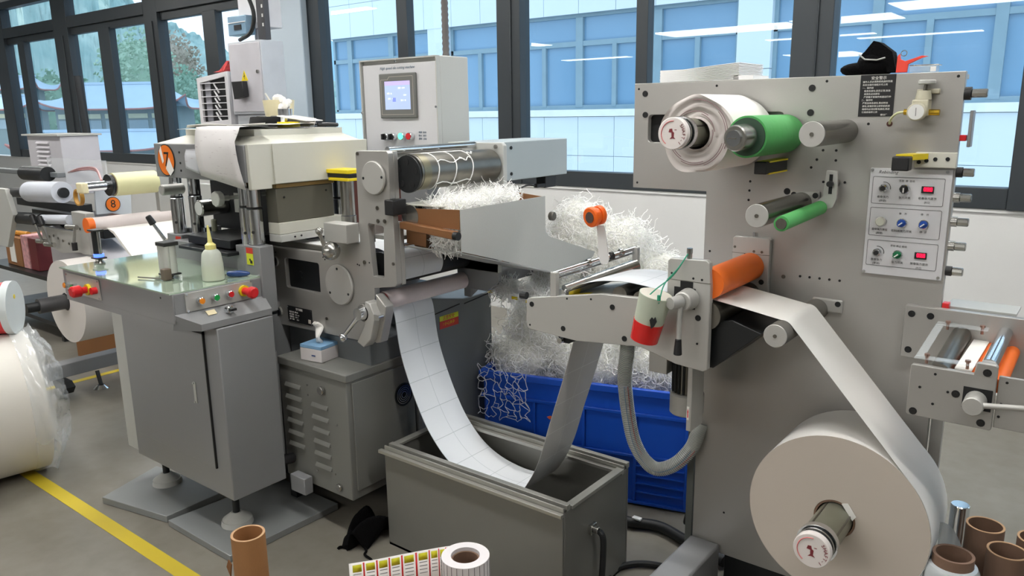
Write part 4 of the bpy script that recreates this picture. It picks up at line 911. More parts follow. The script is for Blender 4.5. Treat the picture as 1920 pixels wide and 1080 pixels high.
# ------------------------------------------------------------------ rewinder: tall plate with rollers and shafts
rw = thing('rewinder', 'tall pale grey steel rewinder plate carrying rollers, shafts and a small control panel', 'machine', (-0.8, 2.27, 0))
YP = 2.25
po = [(-1.255,1.685),(-0.333,1.685),(-0.330,0.16),(-1.0,0.16),(-1.0,1.357),(-1.255,1.357)]
obj('main_plate', MB().prism(po, YP, YP+0.022, 'y', [rrect(-1.205,-1.045,1.503,1.588,0.012), rrect(-0.975,-0.778,1.568,1.592,0.008)]), PLATE, rw, 0.0015)
obj('rear_housing', MB().box(-0.95,-0.38,YP+0.0225,YP+0.25,0.20,1.671), PAINTL, rw, 0.003)
obj('top_ledge', MB().box(-1.25,-0.36,YP+0.0225,YP+0.24,1.672,1.6845), PAINTL, rw, 0.001)
obj('slot_backing', MB().box(-1.22,-1.03,YP+0.0225,YP+0.03,1.49,1.60).box(-0.985,-0.951,YP+0.0225,YP+0.03,1.56,1.60), DARK, rw)
bolts(rw, [(-1.217,1.653),(-1.215,1.588),(-0.702,1.655),(-0.702,1.589)], YP, 0.0095, 'bolt', BOLTM, 0.002)
sm = [(-1.240,1.668),(-0.980,1.670),(-0.664,1.672),(-0.349,1.673),(-1.239,1.374),(-0.863,1.393),(-0.864,1.366),(-0.865,1.338),(-0.661,1.487),(-0.626,1.487),(-0.676,1.461),(-0.625,1.460),(-0.690,1.439),(-0.654,1.400),(-0.597,1.401),(-0.980,1.173),(-0.700,1.126),(-0.673,1.126),(-0.645,1.126),(-0.618,1.126),(-0.590,1.126),(-0.890,0.865),(-0.979,0.559),(-0.893,0.311),(-0.352,1.177),(-0.549,1.558)]
bolts(rw, sm, YP, 0.0036, 'screw_hole', DARK, 0.0008)
bolts(rw, [(-0.753,1.369)], YP, 0.0095, 'hole', DARK, 0.0008); bolts(rw, [(-0.748,1.119)], YP, 0.006, 'screw', GUNM, 0.001)
bolts(rw, [(-0.497,1.558)], YP, 0.0075, 'hole', mat('brown_hole','#4a2a24',0.7), 0.0008)
# black notice with white characters
nb = obj('notice_plate', MB().box(-0.577,-0.491,YP-0.0015,YP,1.577,1.684), BLACK, rw)
text('lettering', '安全警示', (-0.532,YP-0.002,1.675), 0.0095, PAPER, nb)
for k, (dx, tx) in enumerate([(0,'操作人员必须熟悉机器的性能'),(0,'及安全操作规程方可上岗'),(0,'一、操作前'),(0.005,'检查各部位,是否正常,加油'),(0.005,'润滑各运动部位'),(0.005,'严禁戴手套操作机器运行中'),(0,'二、操作时'),(0.003,'严禁身体各部位,靠近转动'),(0.003,'部位,发现异常立即停机检查'),(0.003,'维修时必须切断电源后,再进'),(0.003,'行维修保养工作')]):
    text('lettering', tx, (-0.571+dx,YP-0.002,1.666-k*0.0078), 0.0056, PAPER, nb, align='LEFT')
text('lettering', '模切厂', (-0.513,YP-0.002,1.581), 0.0055, PAPER, nb)
# control panel
cp = obj('control_panel', MB().box(-0.532,-0.337,YP-0.006,YP-0.0003,1.157,1.443), HPL, rw, 0.001)
INK = mat('dark_ink','#4a4a4c',0.6)
def outline(x0,x1,z0,z1): 
    return MB().prism(rrect(x0,x1,z0,z1,0.004), YP-0.0068, YP-0.0061, 'y', [rrect(x0+0.0008,x1-0.0008,z0+0.0008,z1-0.0008,0.0035)])
for z0, z1 in ((1.349,1.421),(1.263,1.339),(1.181,1.251)): obj('printed_frame', outline(-0.524,-0.352,z0,z1), INK, cp)
text('lettering', 'Rebinding', (-0.488,YP-0.0062,1.433), 0.012, INK, cp, shear=0.3)
for (x, z, s, tx) in [(-0.496,1.367,0.0072,'收卷张力'),(-0.496,1.357,0.0068,'(手动)'),(-0.443,1.367,0.0072,'张力开关'),(-0.389,1.368,0.0072,'收卷张力显示'),(-0.389,1.358,0.0068,'(KG)'),(-0.441,1.411,0.0062,'手动  停  自动'),
    (-0.497,1.280,0.0066,'自动张力复位'),(-0.497,1.270,0.0066,'(按钮)'),(-0.443,1.279,0.0072,'收料纸张力开关'),(-0.391,1.280,0.0068,'停  开'),(-0.443,1.325,0.0062,'停    开'),(-0.391,1.326,0.0062,'停    开'),
    (-0.498,1.197,0.0072,'放卷张力'),(-0.498,1.187,0.0068,'(手动)'),(-0.446,1.194,0.0072,'张力开关'),(-0.393,1.195,0.0072,'放卷张力显示'),(-0.393,1.185,0.0068,'(KG)'),(-0.446,1.238,0.0062,'手动 停止 自动')]:
    text('lettering', tx, (x,YP-0.0062,z), s, INK, cp)
for x, z in ((-0.495,1.391),(-0.497,1.218)):
    k = obj('dial_knob', MB().cyl((x,YP-0.006,z),(x,YP-0.022,z),0.0115,0.010,bev=0.002), CHROME, rw)
    obj('knob_centre', MB().cyl((x,YP-0.022,z),(x,YP-0.024,z),0.0065), BLACK, k)
    obj('dial_scale', MB().tube([(x+0.016*cos(radians(a)),YP-0.0063,z+0.016*sin(radians(a))) for a in range(100,-20,-10)],0.0008,4), INK, cp)
BLUK = mat('blue_knob','#1f4ea8',0.35); GRK = mat('green_knob','#1d7a50',0.35)
for x, z, mm, tilt in ((-0.444,1.391,BLACK,0),(-0.442,1.302,BLUK,50),(-0.390,1.302,BLUK,50),(-0.445,1.217,GRK,50)):
    k = obj('selector_switch', MB().cyl((x,YP-0.006,z),(x,YP-0.017,z),0.0120,bev=0.0015), CHROME, rw)
    d = obj('selector_face', MB().cyl((x,YP-0.017,z),(x,YP-0.020,z),0.0100), mm, k)
    M = Matrix.Translation((x,YP-0.021,z)) @ Matrix.Rotation(radians(tilt), 4, 'Y')
    obj('lever', MB().box(-0.0042,0.0042,-0.004,0.001,-0.0105,0.0105).xf(M), mm, k, 0.001); obj('pointer_line', MB().box(-0.0015,0.0015,-0.0046,-0.0041,-0.008,0.004).xf(M), PAPER, k)
x, z = -0.495, 1.302
b = obj('push_button', MB().cyl((x,YP-0.006,z),(x,YP-0.018,z),0.0125,bev=0.002), CREAM, rw); obj('lens', MB().cyl((x,YP-0.018,z),(x,YP-0.020,z),0.0100), mat('pale_green_lens','#cfd2c4',0.35), b)
for x, z, tx in ((-0.390,1.391,'090'),(-0.391,1.218,'028')):
    d = obj('digital_display', MB().box(x-0.0145,x+0.0145,YP-0.0095,YP-0.0062,z-0.009,z+0.009), BLACK, rw, 0.001)
    obj('led_glow', MB().box(x-0.009,x+0.0115,YP-0.0101,YP-0.0096,z-0.0045,z+0.007), emitm('red_led_field','#b8082c',0.7), d)
    text('led_digits', tx, (x+0.001,YP-0.0104,z+0.001), 0.0145, LEDR, d)
bolts(rw, [(-0.527,1.438),(-0.349,1.438),(-0.527,1.162),(-0.345,1.164)], YP-0.006, 0.004, 'panel_screw', CHROME, 0.002)
# rollers
def roller(name, x, z, y0, y1, r, mm, endm=ALU, er=None, parent=rw, cap=0.004):
    o = obj(name, MB().cyl((x,y0+cap,z),(x,y1,z),r,n=40), mm, parent)
    e = obj('end_cap', MB().cyl((x,y0,z),(x,y0+cap,z),er or r,bev=0.001,n=40), endm, o); obj('end_screw', MB().cyl((x,y0-0.0005,z),(x,y0-0.002,z),0.005,n=10), GUNM, o); return o
GREYRL = mat('dark_grey_anodised_roller','#78756f',0.25,0.85,0.05,8)
roller('steel_idler', -0.604, 1.539, 1.955, YP, 0.031, GREYRL, ALU)
roller('steel_idler', -0.708, 1.340, 1.90, YP, 0.0295, GREYRL, ALU)
roller('steel_idler', -0.6435, 1.038, 1.90, YP, 0.030, mat('grey_felt_roller','#6b6862',0.6), ALU)
gr = obj('large_green_roller', MB().cyl((-0.765,1.955,1.532),(-0.765,2.235,1.532),0.053,n=48), RUBGR, rw)
obj('roller_end', MB().cyl((-0.765,1.952,1.532),(-0.765,1.9549,1.532),0.048,n=40), mat('dark_green_end','#2f4a38',0.6), gr)
hb = obj('hub', MB().cyl((-0.775,1.90,1.530),(-0.765,1.952,1.532),0.033,n=30,bev=0.003), CHROMD, gr)
obj('hub_nut', MB().cyl((-0.776,1.894,1.530),(-0.775,1.90,1.530),0.020,n=24), CHROME, hb); obj('slot_cut', MB().box(-0.79,-0.762,1.8925,1.8939,1.5285,1.5315), GUNM, hb)
g2 = obj('small_green_roller', MB().cyl((-0.645,1.90,1.325),(-0.645,2.205,1.333),0.019,n=32), RUBGR, rw)
obj('roller_core', MB().cyl((-0.645,1.897,1.325),(-0.645,1.9,1.325),0.0135,n=20), GUNM, g2)
sb = obj('slotted_arm', MB().prism([(-0.635,1.435),(-0.606,1.435),(-0.603,1.36),(-0.612,1.335),(-0.66,1.32),(-0.662,1.345),(-0.640,1.365)], 2.206, 2.216, 'y'), ALU, rw, 0.001)
obj('arm_slot', MB().box(-0.626,-0.617,2.2045,2.2058,1.372,1.425), DARK, sb); obj('slot_screw', MB().cyl((-0.621,2.205,1.40),(-0.621,2.19,1.40),0.008,n=12), BLACK, sb); obj('spacer', MB().cyl((-0.621,2.216,1.40),(-0.621,YP,1.40),0.012), GUNM, sb)
for (x, z) in ((-0.70,1.362),(-0.617,1.060)):
    f = obj('bearing_flange', MB().box(x-0.042,x+0.042,YP-0.010,YP-0.0005,z-0.028,z+0.012), ALU, rw, 0.006)
    obj('flange_hole', MB().cyl((x-0.03,YP-0.0105,z),(x-0.03,YP-0.012,z),0.008,n=14), BLACKM, f); obj('flange_hole', MB().cyl((x+0.03,YP-0.0105,z),(x+0.03,YP-0.012,z),0.008,n=14), BLACKM, f)
# optical sensors
def sensor(x0, x1, y0, y1, z0, z1):
    s = obj('optical_sensor', MB().box(x0,x1,y0,y1,z0,z1), BLACK, rw, 0.003)
    obj('sensor_stripe', MB().box(x0+0.001,x1+0.0015,y0+0.02,y1-0.002,z1-0.003,z1+0.001).box(x0+0.001,x1+0.0015,y0+0.02,y1-0.002,z0-0.001,z0+0.003), YELLOW, s)
sensor(-0.79,-0.755,2.08,2.245,1.428,1.462)
s2 = obj('optical_sensor', MB().box(-0.458,-0.418,2.13,2.17,1.445,1.480), BLACK, rw, 0.003)
obj('sensor_top', MB().prism([(-0.458,2.172),(-0.418,2.172),(-0.390,2.244),(-0.44,2.244)], 1.470, 1.484, 'z'), YELLOW, s2)
bkt = obj('sensor_bracket', MB().box(-0.425,-0.33,2.232,2.249,1.448,1.487), CREAM, rw, 0.002); bolts(rw, [(-0.415,1.462),(-0.398,1.466),(-0.378,1.470),(-0.350,1.471)], 2.232, 0.005, 'screw', BLACKM, 0.002)
# pressure regulator with gauge
IV = mat('grey_ivory_plastic','#c2bda8',0.4)
rg = obj('regulator_body', MB().box(-0.440,-0.402,2.205,2.249,1.578,1.618), IV, rw, 0.003)
obj('regulator_neck', MB().cyl((-0.418,2.225,1.618),(-0.418,2.225,1.640),0.019,0.016,20), IV, rg); obj('stem', MB().cyl((-0.416,2.225,1.640),(-0.414,2.225,1.655),0.005), GUNM, rg)
obj('tee_knob', MB().cyl((-0.413,2.225,1.655),(-0.413,2.225,1.666),0.020,bev=0.002), PAINTL, rg); obj('bracket', MB().box(-0.437,-0.385,2.236,2.249,1.632,1.644), IV, rg, 0.002)
pg = obj('pressure_gauge', MB().cyl((-0.424,2.204,1.588),(-0.424,2.183,1.588),0.022,bev=0.002,n=32), IV, rg); obj('gauge_face', MB().cyl((-0.424,2.1835,1.588),(-0.424,2.182,1.588),0.0185,n=28), WHITE, pg); obj('needle', MB().box(-0.4245,-0.4235,2.181,2.1815,1.578,1.598), BLACK, pg)
ft = obj('air_fitting', MB().cyl((-0.460,2.225,1.588),(-0.378,2.225,1.586),0.0075,n=12), mat('bright_brass','#c9a53a',0.25,0.9), rg)
obj('air_tube', MB().tube(spline([(-0.458,2.225,1.588),(-0.475,2.22,1.585),(-0.49,2.23,1.572),(-0.497,2.25,1.558)],6),0.003,8), mat('pale_yellow_tube','#d9dbb0',0.3), rg)
# bearing block on the plate for the orange nip roller
bp = obj('bearing_block', MB().prism([(-0.899,1.226),(-0.893,1.231),(-0.790,1.231),(-0.786,1.226),(-0.786,1.02),(-0.899,1.02)], YP-0.020, YP-0.0005, 'y'), ALU, rw, 0.002)
obj('block_seam', MB().box(-0.900,-0.785,YP-0.0207,YP-0.0199,1.180,1.1815), GUNM, bp); obj('block_window', MB().box(-0.862,-0.825,YP-0.0215,YP-0.0201,1.168,1.180), DARK, bp)
bolts(rw, [(-0.892,1.198),(-0.833,1.189),(-0.809,1.189)], YP-0.020, 0.004, 'screw', GUNM, 0.001); bolts(rw, [(-0.806,1.099)], YP-0.020, 0.008, 'bolt', BLACKM, 0.001)
obj('block_stud', MB().cyl((-0.84,YP-0.01,1.231),(-0.84,YP-0.01,1.245),0.004), CHROME, bp)
obj('orange_nip_roller', MB().cyl((-0.8408,1.935,1.143),(-0.8408,2.229,1.143),0.041,n=48), RUBOR, rw)
obj('lower_nip_roller', MB().cyl((-0.845,1.935,1.055),(-0.845,2.229,1.055),0.040,n=40), GUNM, rw)
obj('nip_shadow_block', MB().prism([(-0.88,1.02),(-0.78,1.045),(-0.70,1.02),(-0.83,0.90),(-0.88,0.90)], 1.96, 2.245, 'y'), BLACKM, rw, 0.002)  # black block stands in for the dark shadow below the nip
# infeed arm
arm = [(-1.446,1.018),(-1.440,1.026),(-1.216,1.066),(-1.168,1.075),(-1.041,1.079),(-0.957,1.077),(-0.957,1.197),(-0.950,1.205),(-0.845,1.209),(-0.836,1.202),(-0.830,1.136),(-0.830,0.955),(-0.842,0.944),(-1.037,0.946),(-1.258,0.922),(-1.441,0.928),(-1.449,0.95)]
arm = [(-1.446,1.018),(-1.440,1.026),(-1.216,1.066),(-1.168,1.075),(-1.041,1.079),(-0.957,1.078),(-0.957,1.197),(-0.950,1.205),(-0.845,1.209),(-0.836,1.202),(-0.830,1.136),(-0.830,0.905),(-0.842,0.898),(-0.925,0.905),(-1.037,0.935),(-1.258,0.915),(-1.441,0.925),(-1.449,0.95)]
ap = obj('arm_plate', MB().prism(arm, 1.920, 1.940, 'y'), ALU, rw, 0.002)
obj('rear_arm_plate', MB().prism([(-1.446,0.93),(-1.446,1.026),(-1.216,1.066),(-1.168,1.075),(-0.957,1.078),(-0.90,1.07),(-0.90,0.93),(-1.258,0.915)], 2.205, 2.225, 'y'), ALU, rw, 0.002)
obj('arm_mount', MB().box(-1.02,-0.93,2.2255,2.2495,0.93,1.06), ALU, rw, 0.002)
obj('cover_seam', MB().box(-0.958,-0.8295,1.9193,1.9203,1.146,1.1475), GUNM, ap); obj('cover_window', MB().box(-0.917,-0.880,1.9185,1.9199,1.128,1.1455).box(-0.935,-0.872,1.9188,1.9199,1.07,1.128), DARK, ap)
bolts(rw, [(-1.425,1.008),(-1.131,1.040),(-1.305,0.947),(-1.089,0.951),(-0.862,1.048)], 1.92, 0.0085, 'bolt', BLACKM, 0.0012)
bolts(rw, [(-1.291,1.044),(-1.205,1.054),(-1.433,0.939),(-0.944,1.164),(-0.880,1.156),(-0.855,1.155),(-0.862,0.975)], 1.92, 0.0032, 'screw_hole', DARK, 0.0008)
obj('arm_stud', MB().cyl((-0.898,1.93,1.207),(-0.898,1.93,1.222),0.007,n=12).cyl((-0.898,1.93,1.222),(-0.898,1.93,1.236),0.0085,n=8), CHROMD, rw)
lv = obj('clamp_knob', MB().cyl((-0.888,1.918,1.10),(-0.888,1.87,1.10),0.030,0.026,28,0.003).cyl((-0.892,1.87,1.10),(-0.905,1.835,1.10),0.018,0.016,20), ALU, rw)
obj('lever', MB().cyl((-0.888,1.862,1.09),(-0.888,1.857,1.0),0.0075,n=14), ALU, lv); obj('lever_grip', MB().cyl((-0.888,1.857,1.0),(-0.888,1.856,0.955),0.0085,0.0115,16,0.002), BLACK, lv)
for (x, z, r, mm, nm) in ((-1.33,1.045,0.020,CHROME,'polished_idler'),(-1.28,0.985,0.022,CHROMD,'lower_idler'),(-1.12,1.075,0.024,GUNM,'dark_roller'),(-1.05,1.068,0.026,GUNM,'dark_roller'),(-0.985,1.045,0.020,CHROMD,'idler')):
    obj(nm, MB().cyl((x,1.941,z),(x,2.204,z),r,n=32), mm, rw)
obj('deck_plate', MB().prism([(-1.40,1.025),(-1.22,1.058),(-1.02,1.062),(-1.02,1.058),(-1.22,1.054),(-1.40,1.021)], 1.941, 2.204, 'y'), PAINTL, rw, 0)
obj('yellow_strip', MB().prism([(-1.30,1.0455),(-1.24,1.0565),(-1.24,1.058),(-1.30,1.047)], 1.945, 1.985, 'y'), YELLOW, rw)
gb = obj('guide_bar', MB().cyl((-1.352,1.935,1.112),(-1.222,2.215,1.164),0.0065,n=14), CHROME, rw)
obj('lower_guide_bar', MB().cyl((-1.345,1.935,1.098),(-1.218,2.215,1.152),0.004,n=10), CHROME, gb)
obj('bar_post', MB().box(-1.358,-1.336,1.925,1.945,1.04,1.118), ALU, gb, 0.002); obj('bar_post', MB().box(-1.228,-1.208,2.205,2.222,1.06,1.168), ALU, gb, 0.002)
for t in (0.42, 0.70, 0.82):
    p = Vector((-1.352,1.935,1.112)).lerp(Vector((-1.222,2.215,1.164)), t); d = Vector((0.13,0.28,0.052)).normalized()
    obj('stop_collar', MB().cyl(p-d*0.005, p+d*0.005, 0.013, n=18), CHROMD if t != 0.70 else BLACK, gb)
obj('pressure_roller', MB().cyl((-1.318,1.95,1.058),(-1.205,2.195,1.112),0.021,n=32), CHROMD, rw)
obj('corner_knob', MB().cyl((-1.452,1.93,1.03),(-1.475,1.93,1.03),0.012,n=10), BLACK, ap)
obj('lower_bracket', MB().prism([(-1.345,0.918),(-1.26,0.915),(-1.30,0.893),(-1.33,0.893)], 1.942, 1.96, 'y'), BLACKM, rw, 0.002); obj('bracket_pin', MB().cyl((-1.32,1.94,0.905),(-1.32,1.92,0.905),0.009), CHROMD, rw)
# geared motor under the arm
mo = obj('gear_motor', MB().cyl((-0.955,2.07,0.905),(-0.955,2.07,0.77),0.040,n=28), GUNM, rw)
for k in range(18):
    a = 2*pi*k/18; obj('cooling_fin', MB().cyl((-0.955+0.043*cos(a),2.07+0.043*sin(a),0.90),(-0.955+0.043*cos(a),2.07+0.043*sin(a),0.775),0.004,n=6), BLACKM, mo)
obj('motor_cover', MB().cyl((-0.955,2.07,0.772),(-0.955,2.07,0.705),0.051,bev=0.004,n=32), ALU, mo)
obj('motor_bracket', MB().box(-1.06,-1.00,2.02,2.12,0.83,0.925), ALU, rw, 0.002); obj('motor_side_plate', MB().box(-0.900,-0.885,1.95,2.03,0.70,0.91), ALU, rw, 0.002)
obj('arrow_sticker', MB().box(-0.898,-0.891,1.9485,1.9495,0.735,0.775), PAPER, rw); obj('red_arrow', MB().prism([(-0.8958,0.742),(-0.8932,0.742),(-0.8932,0.758),(-0.8922,0.758),(-0.8945,0.769),(-0.8968,0.758),(-0.8958,0.758)],1.9478,1.9484,'y'), RED, rw)
# lower frame
fb = obj('foot_beam', MB().prism([(-1.005,0.0),(-0.90,0.0),(-0.90,0.195),(-1.005,0.195)], 1.45, 2.249, 'y'), PAINT, rw, 0.008)
obj('foot_beam', MB().box(-0.42,-0.335,1.9,2.249,0.02,0.155), PAINT, rw, 0.008)
obj('base_frame', MB().box(-0.89,-0.43,2.262,2.60,0.03,0.158), BLACKM, rw, 0.004)
obj('rear_post', MB().box(-1.04,-1.015,2.275,2.30,0,0.66), mat('grey_post','#6f7370',0.4,0.3), rw, 0.002)
obj('foot_screw', MB().cyl((-0.87,2.20,0.10),(-0.85,2.18,0.09),0.008), CHROMD, fb)
for z in (1.631, 1.437, 1.373, 1.311, 1.248, 1.182):
    k = obj('edge_knob', MB().cyl((-0.332,2.262,z),(-0.318,2.262,z),0.013 if z != 1.631 else 0.016,n=16), BLACK if z in (1.631,1.437,1.182) else CHROMD, rw)
    obj('knob_nut', MB().cyl((-0.318,2.262,z),(-0.292 if z != 1.631 else -0.283,2.262,z),0.011,bev=0.002,n=10), CHROMD, k)
obj('side_bracket', MB().box(-0.316,-0.308,2.255,2.29,1.50,1.59), PAINT, rw, 0.002); obj('red_connector', MB().box(-0.330,-0.314,2.25,2.275,1.078,1.098), RED, rw, 0.002); obj('red_connector', MB().box(-0.334,-0.318,2.255,2.275,1.515,1.530), RED, rw, 0.002)
obj('wall_bracket_rail', MB().box(-0.329,-0.300,2.275,2.30,0.62,0.90), ALU, rw, 0.002)
# tail unit: small nip stand on the right with a clear acrylic cover
tl = obj('tail_back_plate', MB().prism([(-0.411,1.086),(-0.02,1.086),(-0.02,0.90),(-0.33,0.90),(-0.33,0.944),(-0.414,0.944)], 2.226, 2.248, 'y'), PLATE, rw, 0.0015)
obj('tail_ledge', MB().box(-0.325,-0.165,2.273,2.37,1.080,1.087), PAINTL, rw, 0.001)
bolts(rw, [(-0.395,1.064),(-0.350,1.064),(-0.395,0.965)], 2.226, 0.009, 'bolt', BLACKM, 0.001)
tf = obj('tail_front_plate', MB().prism([(-0.333,1.012),(-0.330,1.016),(-0.206,1.016),(-0.202,1.043),(-0.165,1.043),(-0.161,1.039),(-0.160,0.895),(-0.164,0.892),(-0.330,0.892),(-0.334,0.896)], 1.930, 1.946, 'y'), PLATE, rw, 0.0015)
obj('tail_extension', MB().prism([(-0.158,1.018),(0.05,1.018),(0.05,0.908),(0.04,0.898),(-0.158,0.898)], 1.940, 1.950, 'y'), PLATE, rw, 0.0015)
bolts(rw, [(-0.180,1.024),(-0.236,0.963),(-0.181,0.906),(-0.319,0.903)], 1.93, 0.0088, 'bolt', BOLTM, 0.001)
bolts(rw, [(-0.281,1.001),(-0.310,0.964),(-0.252,0.964),(-0.280,0.929)], 1.93, 0.003, 'screw_hole', DARK, 0.0008); bolts(rw, [(-0.142,1.006),(-0.148,0.955),(-0.150,0.925)], 1.94, 0.003, 'screw_hole', DARK, 0.0008)
obj('plate_window', MB().box(-0.222,-0.165,1.9285,1.9299,0.935,0.985), DARK, tf)
tk = obj('clamp_knob', MB().cyl((-0.195,1.928,0.958),(-0.195,1.875,0.958),0.022,0.021,28,0.002), ALU, rw)
obj('lever', MB().cyl((-0.180,1.885,0.962),(-0.085,1.885,0.975),0.0065,n=12), ALU, tk); obj('lever_grip', MB().cyl((-0.085,1.885,0.975),(-0.03,1.885,0.982),0.011,n=14), mat('dark_violet_grip','#2a2440',0.4), tk)
obj('tail_roller', MB().cyl((-0.275,1.947,1.0),(-0.275,2.225,1.025),0.023,n=28), GUNM, rw)
obj('tail_strip', MB().prism([(-0.246,1.019),(-0.212,1.019),(-0.212,1.016),(-0.246,1.016)], 1.947, 2.225, 'y'), PAPER, rw)
obj('tail_orange_roller', MB().cyl((-0.203,1.947,0.995),(-0.203,2.225,1.0),0.017,n=28), RUBOR, rw)
obj('tail_chrome_roller', MB().cyl((-0.180,1.947,1.035),(-0.180,2.225,1.045),0.0165,n=28), CHROME, rw)
obj('tail_orange_roller', MB().cyl((-0.160,1.955,0.990),(-0.160,2.225,1.0),0.016,n=28), RUBOR, rw)
obj('acrylic_cover', MB().prism([(-0.330,1.028),(-0.205,1.030),(-0.205,1.033),(-0.330,1.031)], 1.94, 1.965, 'y').prism([(-0.330,1.052),(-0.215,1.052),(-0.215,1.055),(-0.330,1.055)], 2.19, 2.222, 'y').add([(-0.330,1.965,1.031),(-0.312,1.965,1.031),(-0.312,2.19,1.055),(-0.330,2.19,1.055),(-0.330,1.965,1.028),(-0.312,1.965,1.028),(-0.312,2.19,1.052),(-0.330,2.19,1.052)], [(0,1,2,3),(7,6,5,4),(0,4,5,1),(1,5,6,2),(2,6,7,3),(3,7,4,0)]), ACRYL, rw)
for (x, y, z) in ((-0.305,1.952,1.017),(-0.222,1.952,1.017),(-0.305,2.205,1.040),(-0.228,2.205,1.040)): obj('standoff', MB().cyl((x,y,z),(x,y,z+0.020),0.0035,n=10).cyl((x,y,z+0.018),(x,y,z+0.023),0.006,n=10), mat('copper_standoff','#a7877b',0.3,0.8), rw)
# air shaft under the big roll and the upper winding shaft
def cap_mat():
    return mat('white_cap_plastic','#e6dfdc',0.35,0,0.01,10)
REDI = mat('maroon_ink','#7c2a33',0.6); PINK = mat('pink_red_ink','#d87a7a',0.6)
def shaft(x, z, y0, y1, r, cr):
    s = obj('air_shaft', MB().cyl((x,y1-0.005,z),(x,y0+0.06,z),r,n=36), mat('olive_steel_shaft','#8e8f80',0.3,0.6,0.05,10), rw)
    for k in range(4):
        a = 2*pi*k/4+0.5; obj('key_strip', MB().cyl((x+r*cos(a),y1-0.01,z+r*sin(a)),(x+r*cos(a),y0+0.065,z+r*sin(a)),0.003,n=6), GUNM, s)
    obj('shaft_collar', MB().ring((x,y0+0.058,z),(x,y0+0.040,z),r*1.13,r*0.6,36), CHROME, s); obj('shaft_ring', MB().cyl((x,y0+0.040,z),(x,y0+0.020,z),r*0.95,n=36), BLACKM, s); obj('shaft_ring', MB().cyl((x,y0+0.034,z),(x,y0+0.028,z),r*1.02,n=36), CHROMD, s)
    c = obj('shaft_cap', MB().cyl((x,y0+0.020,z),(x,y0,z),cr,bev=0.002,n=40), cap_mat(), s)
    y = y0-0.0006
    obj('cap_arc', MB().tube([(x+cr*0.76*cos(radians(a)),y,z+cr*0.76*sin(radians(a))) for a in range(85,236,10)],cr*0.03,4), PINK, c)
    for k in range(7):
        a = radians(40-k*15); text('cap_lettering', 'SHAFT-1'[k], (x+cr*0.76*cos(a),y,z+cr*0.76*sin(a)), cr*0.28, REDI, c, right=(sin(a),0,-cos(a)), up=(cos(a),0,sin(a)))
    em = MB().prism([(x-cr*0.20,z+cr*0.28),(x-cr*0.02,z+cr*0.30),(x+cr*0.02,z+cr*0.12),(x+cr*0.12,z+cr*0.05),(x+cr*0.10,z-cr*0.22),(x+cr*0.22,z-cr*0.34),(x+cr*0.02,z-cr*0.30),(x-cr*0.18,z-cr*0.34),(x-cr*0.05,z-cr*0.2),(x-cr*0.06,z+cr*0.05),(x-cr*0.26,z+cr*0.08)], y, y+0.0006, 'y')
    em.prism([(x+cr*0.14,z+cr*0.24),(x+cr*0.28,z+cr*0.24),(x+cr*0.28,z+cr*0.20),(x+cr*0.14,z+cr*0.20)], y, y+0.0006, 'y')
    obj('cap_emblem', em, REDI, c)
    return s
shaft(-0.478, 0.560, 1.765, YP, 0.0435, 0.0445)
shaft(-0.918, 1.543, 1.845, YP, 0.038, 0.041)

# rolls on the shafts
def roll(name, label, x, z, y0, y1, r, ri, sidem, facem, layers=10, wob=0.0, n=72):
    t = thing(name, label, 'paper roll', (x, (y0+y1)/2, z))
    ring = MB(); a0 = []
    rr = lambda i: r*(1+wob*(0.5*sin(2*pi*i/n*3+1)+0.6*sin(2*pi*i/n*5)+0.25*sin(2*pi*i/n*9)))
    vs = []
    for (yy, inner) in ((y0, False), (y1, False)):
        for i in range(n): vs.append((x+rr(i)*cos(2*pi*i/n), yy+(0.006*wob*30*sin(2*pi*i/n*4) if yy == y0 else 0), z+rr(i)*sin(2*pi*i/n)))
    ring.add(vs, [(i, (i+1) % n, (i+1) % n+n, i+n) for i in range(n)])
    obj('outer_wrap', ring, sidem, t, ang=80)
    fc = MB(); vs = []; K = layers
    for yy in (y0, y1):
        for k in range(K+1):
            f = k/K
            for i in range(n):
                q = ri+(rr(i)-ri)*f if k else ri
                dy = (0.004*sin(f*17+i*0.13)*wob*20+0.05*wob*20*0.3*(1-f)) if yy == y0 else 0
                vs.append((x+q*cos(2*pi*i/n), yy+dy*(1 if 0 < k < K else 0.0)+(0.006*wob*30*sin(2*pi*i/n*4) if (yy == y0 and k == K) else 0), z+q*sin(2*pi*i/n)))
    fs = []
    for s in range(2):
        o = s*(K+1)*n
        for k in range(K):
            for i in range(n): j = (i+1) % n; fs.append((o+k*n+i, o+k*n+j, o+(k+1)*n+j, o+(k+1)*n+i))
    for i in range(n): j = (i+1) % n; fs.append((i, j, (K+1)*n+j, (K+1)*n+i))
    fc.add(vs, fs)
    obj('side_face', fc, facem, t, ang=60)
    return t
br_ = roll('paper_roll', 'large beige-white paper roll low on the rewinder shaft', -0.478, 0.5615, 1.950, 2.165, 0.2243, 0.052, PAPER, PAPERS)
obj('core_tube', MB().ring((-0.478,1.951,0.5615),(-0.478,2.166,0.5615),0.0515,0.0465,40), KRAFTD, br_)
obj('loose_flap', MB().prism([(-0.462,0.611),(-0.447,0.616),(-0.425,0.585),(-0.433,0.572)], 1.9455, 1.9475, 'y'), PAPER, br_)
wr_ = roll('label_roll', 'crumpled roll of finished white labels on the upper left shaft of the rewinder', -0.905, 1.538, 1.955, 2.235, 0.1015, 0.040, PAPER, mat('label_roll_side','#cfc8c4',0.65,0,0.03,20), 12, 0.035)
arcm = mat('dark_edge_lines','#8b6b70',0.7)
for k in range(9):
    rr_ = 0.050+0.005*k; a0 = -40+k*47
    obj('layer_edge', MB().tube([(-0.905+rr_*cos(radians(a)),1.950+0.0015*sin(k),1.538+rr_*sin(radians(a))) for a in range(a0,a0+60+k*8,6)],0.0009,4), arcm, wr_)
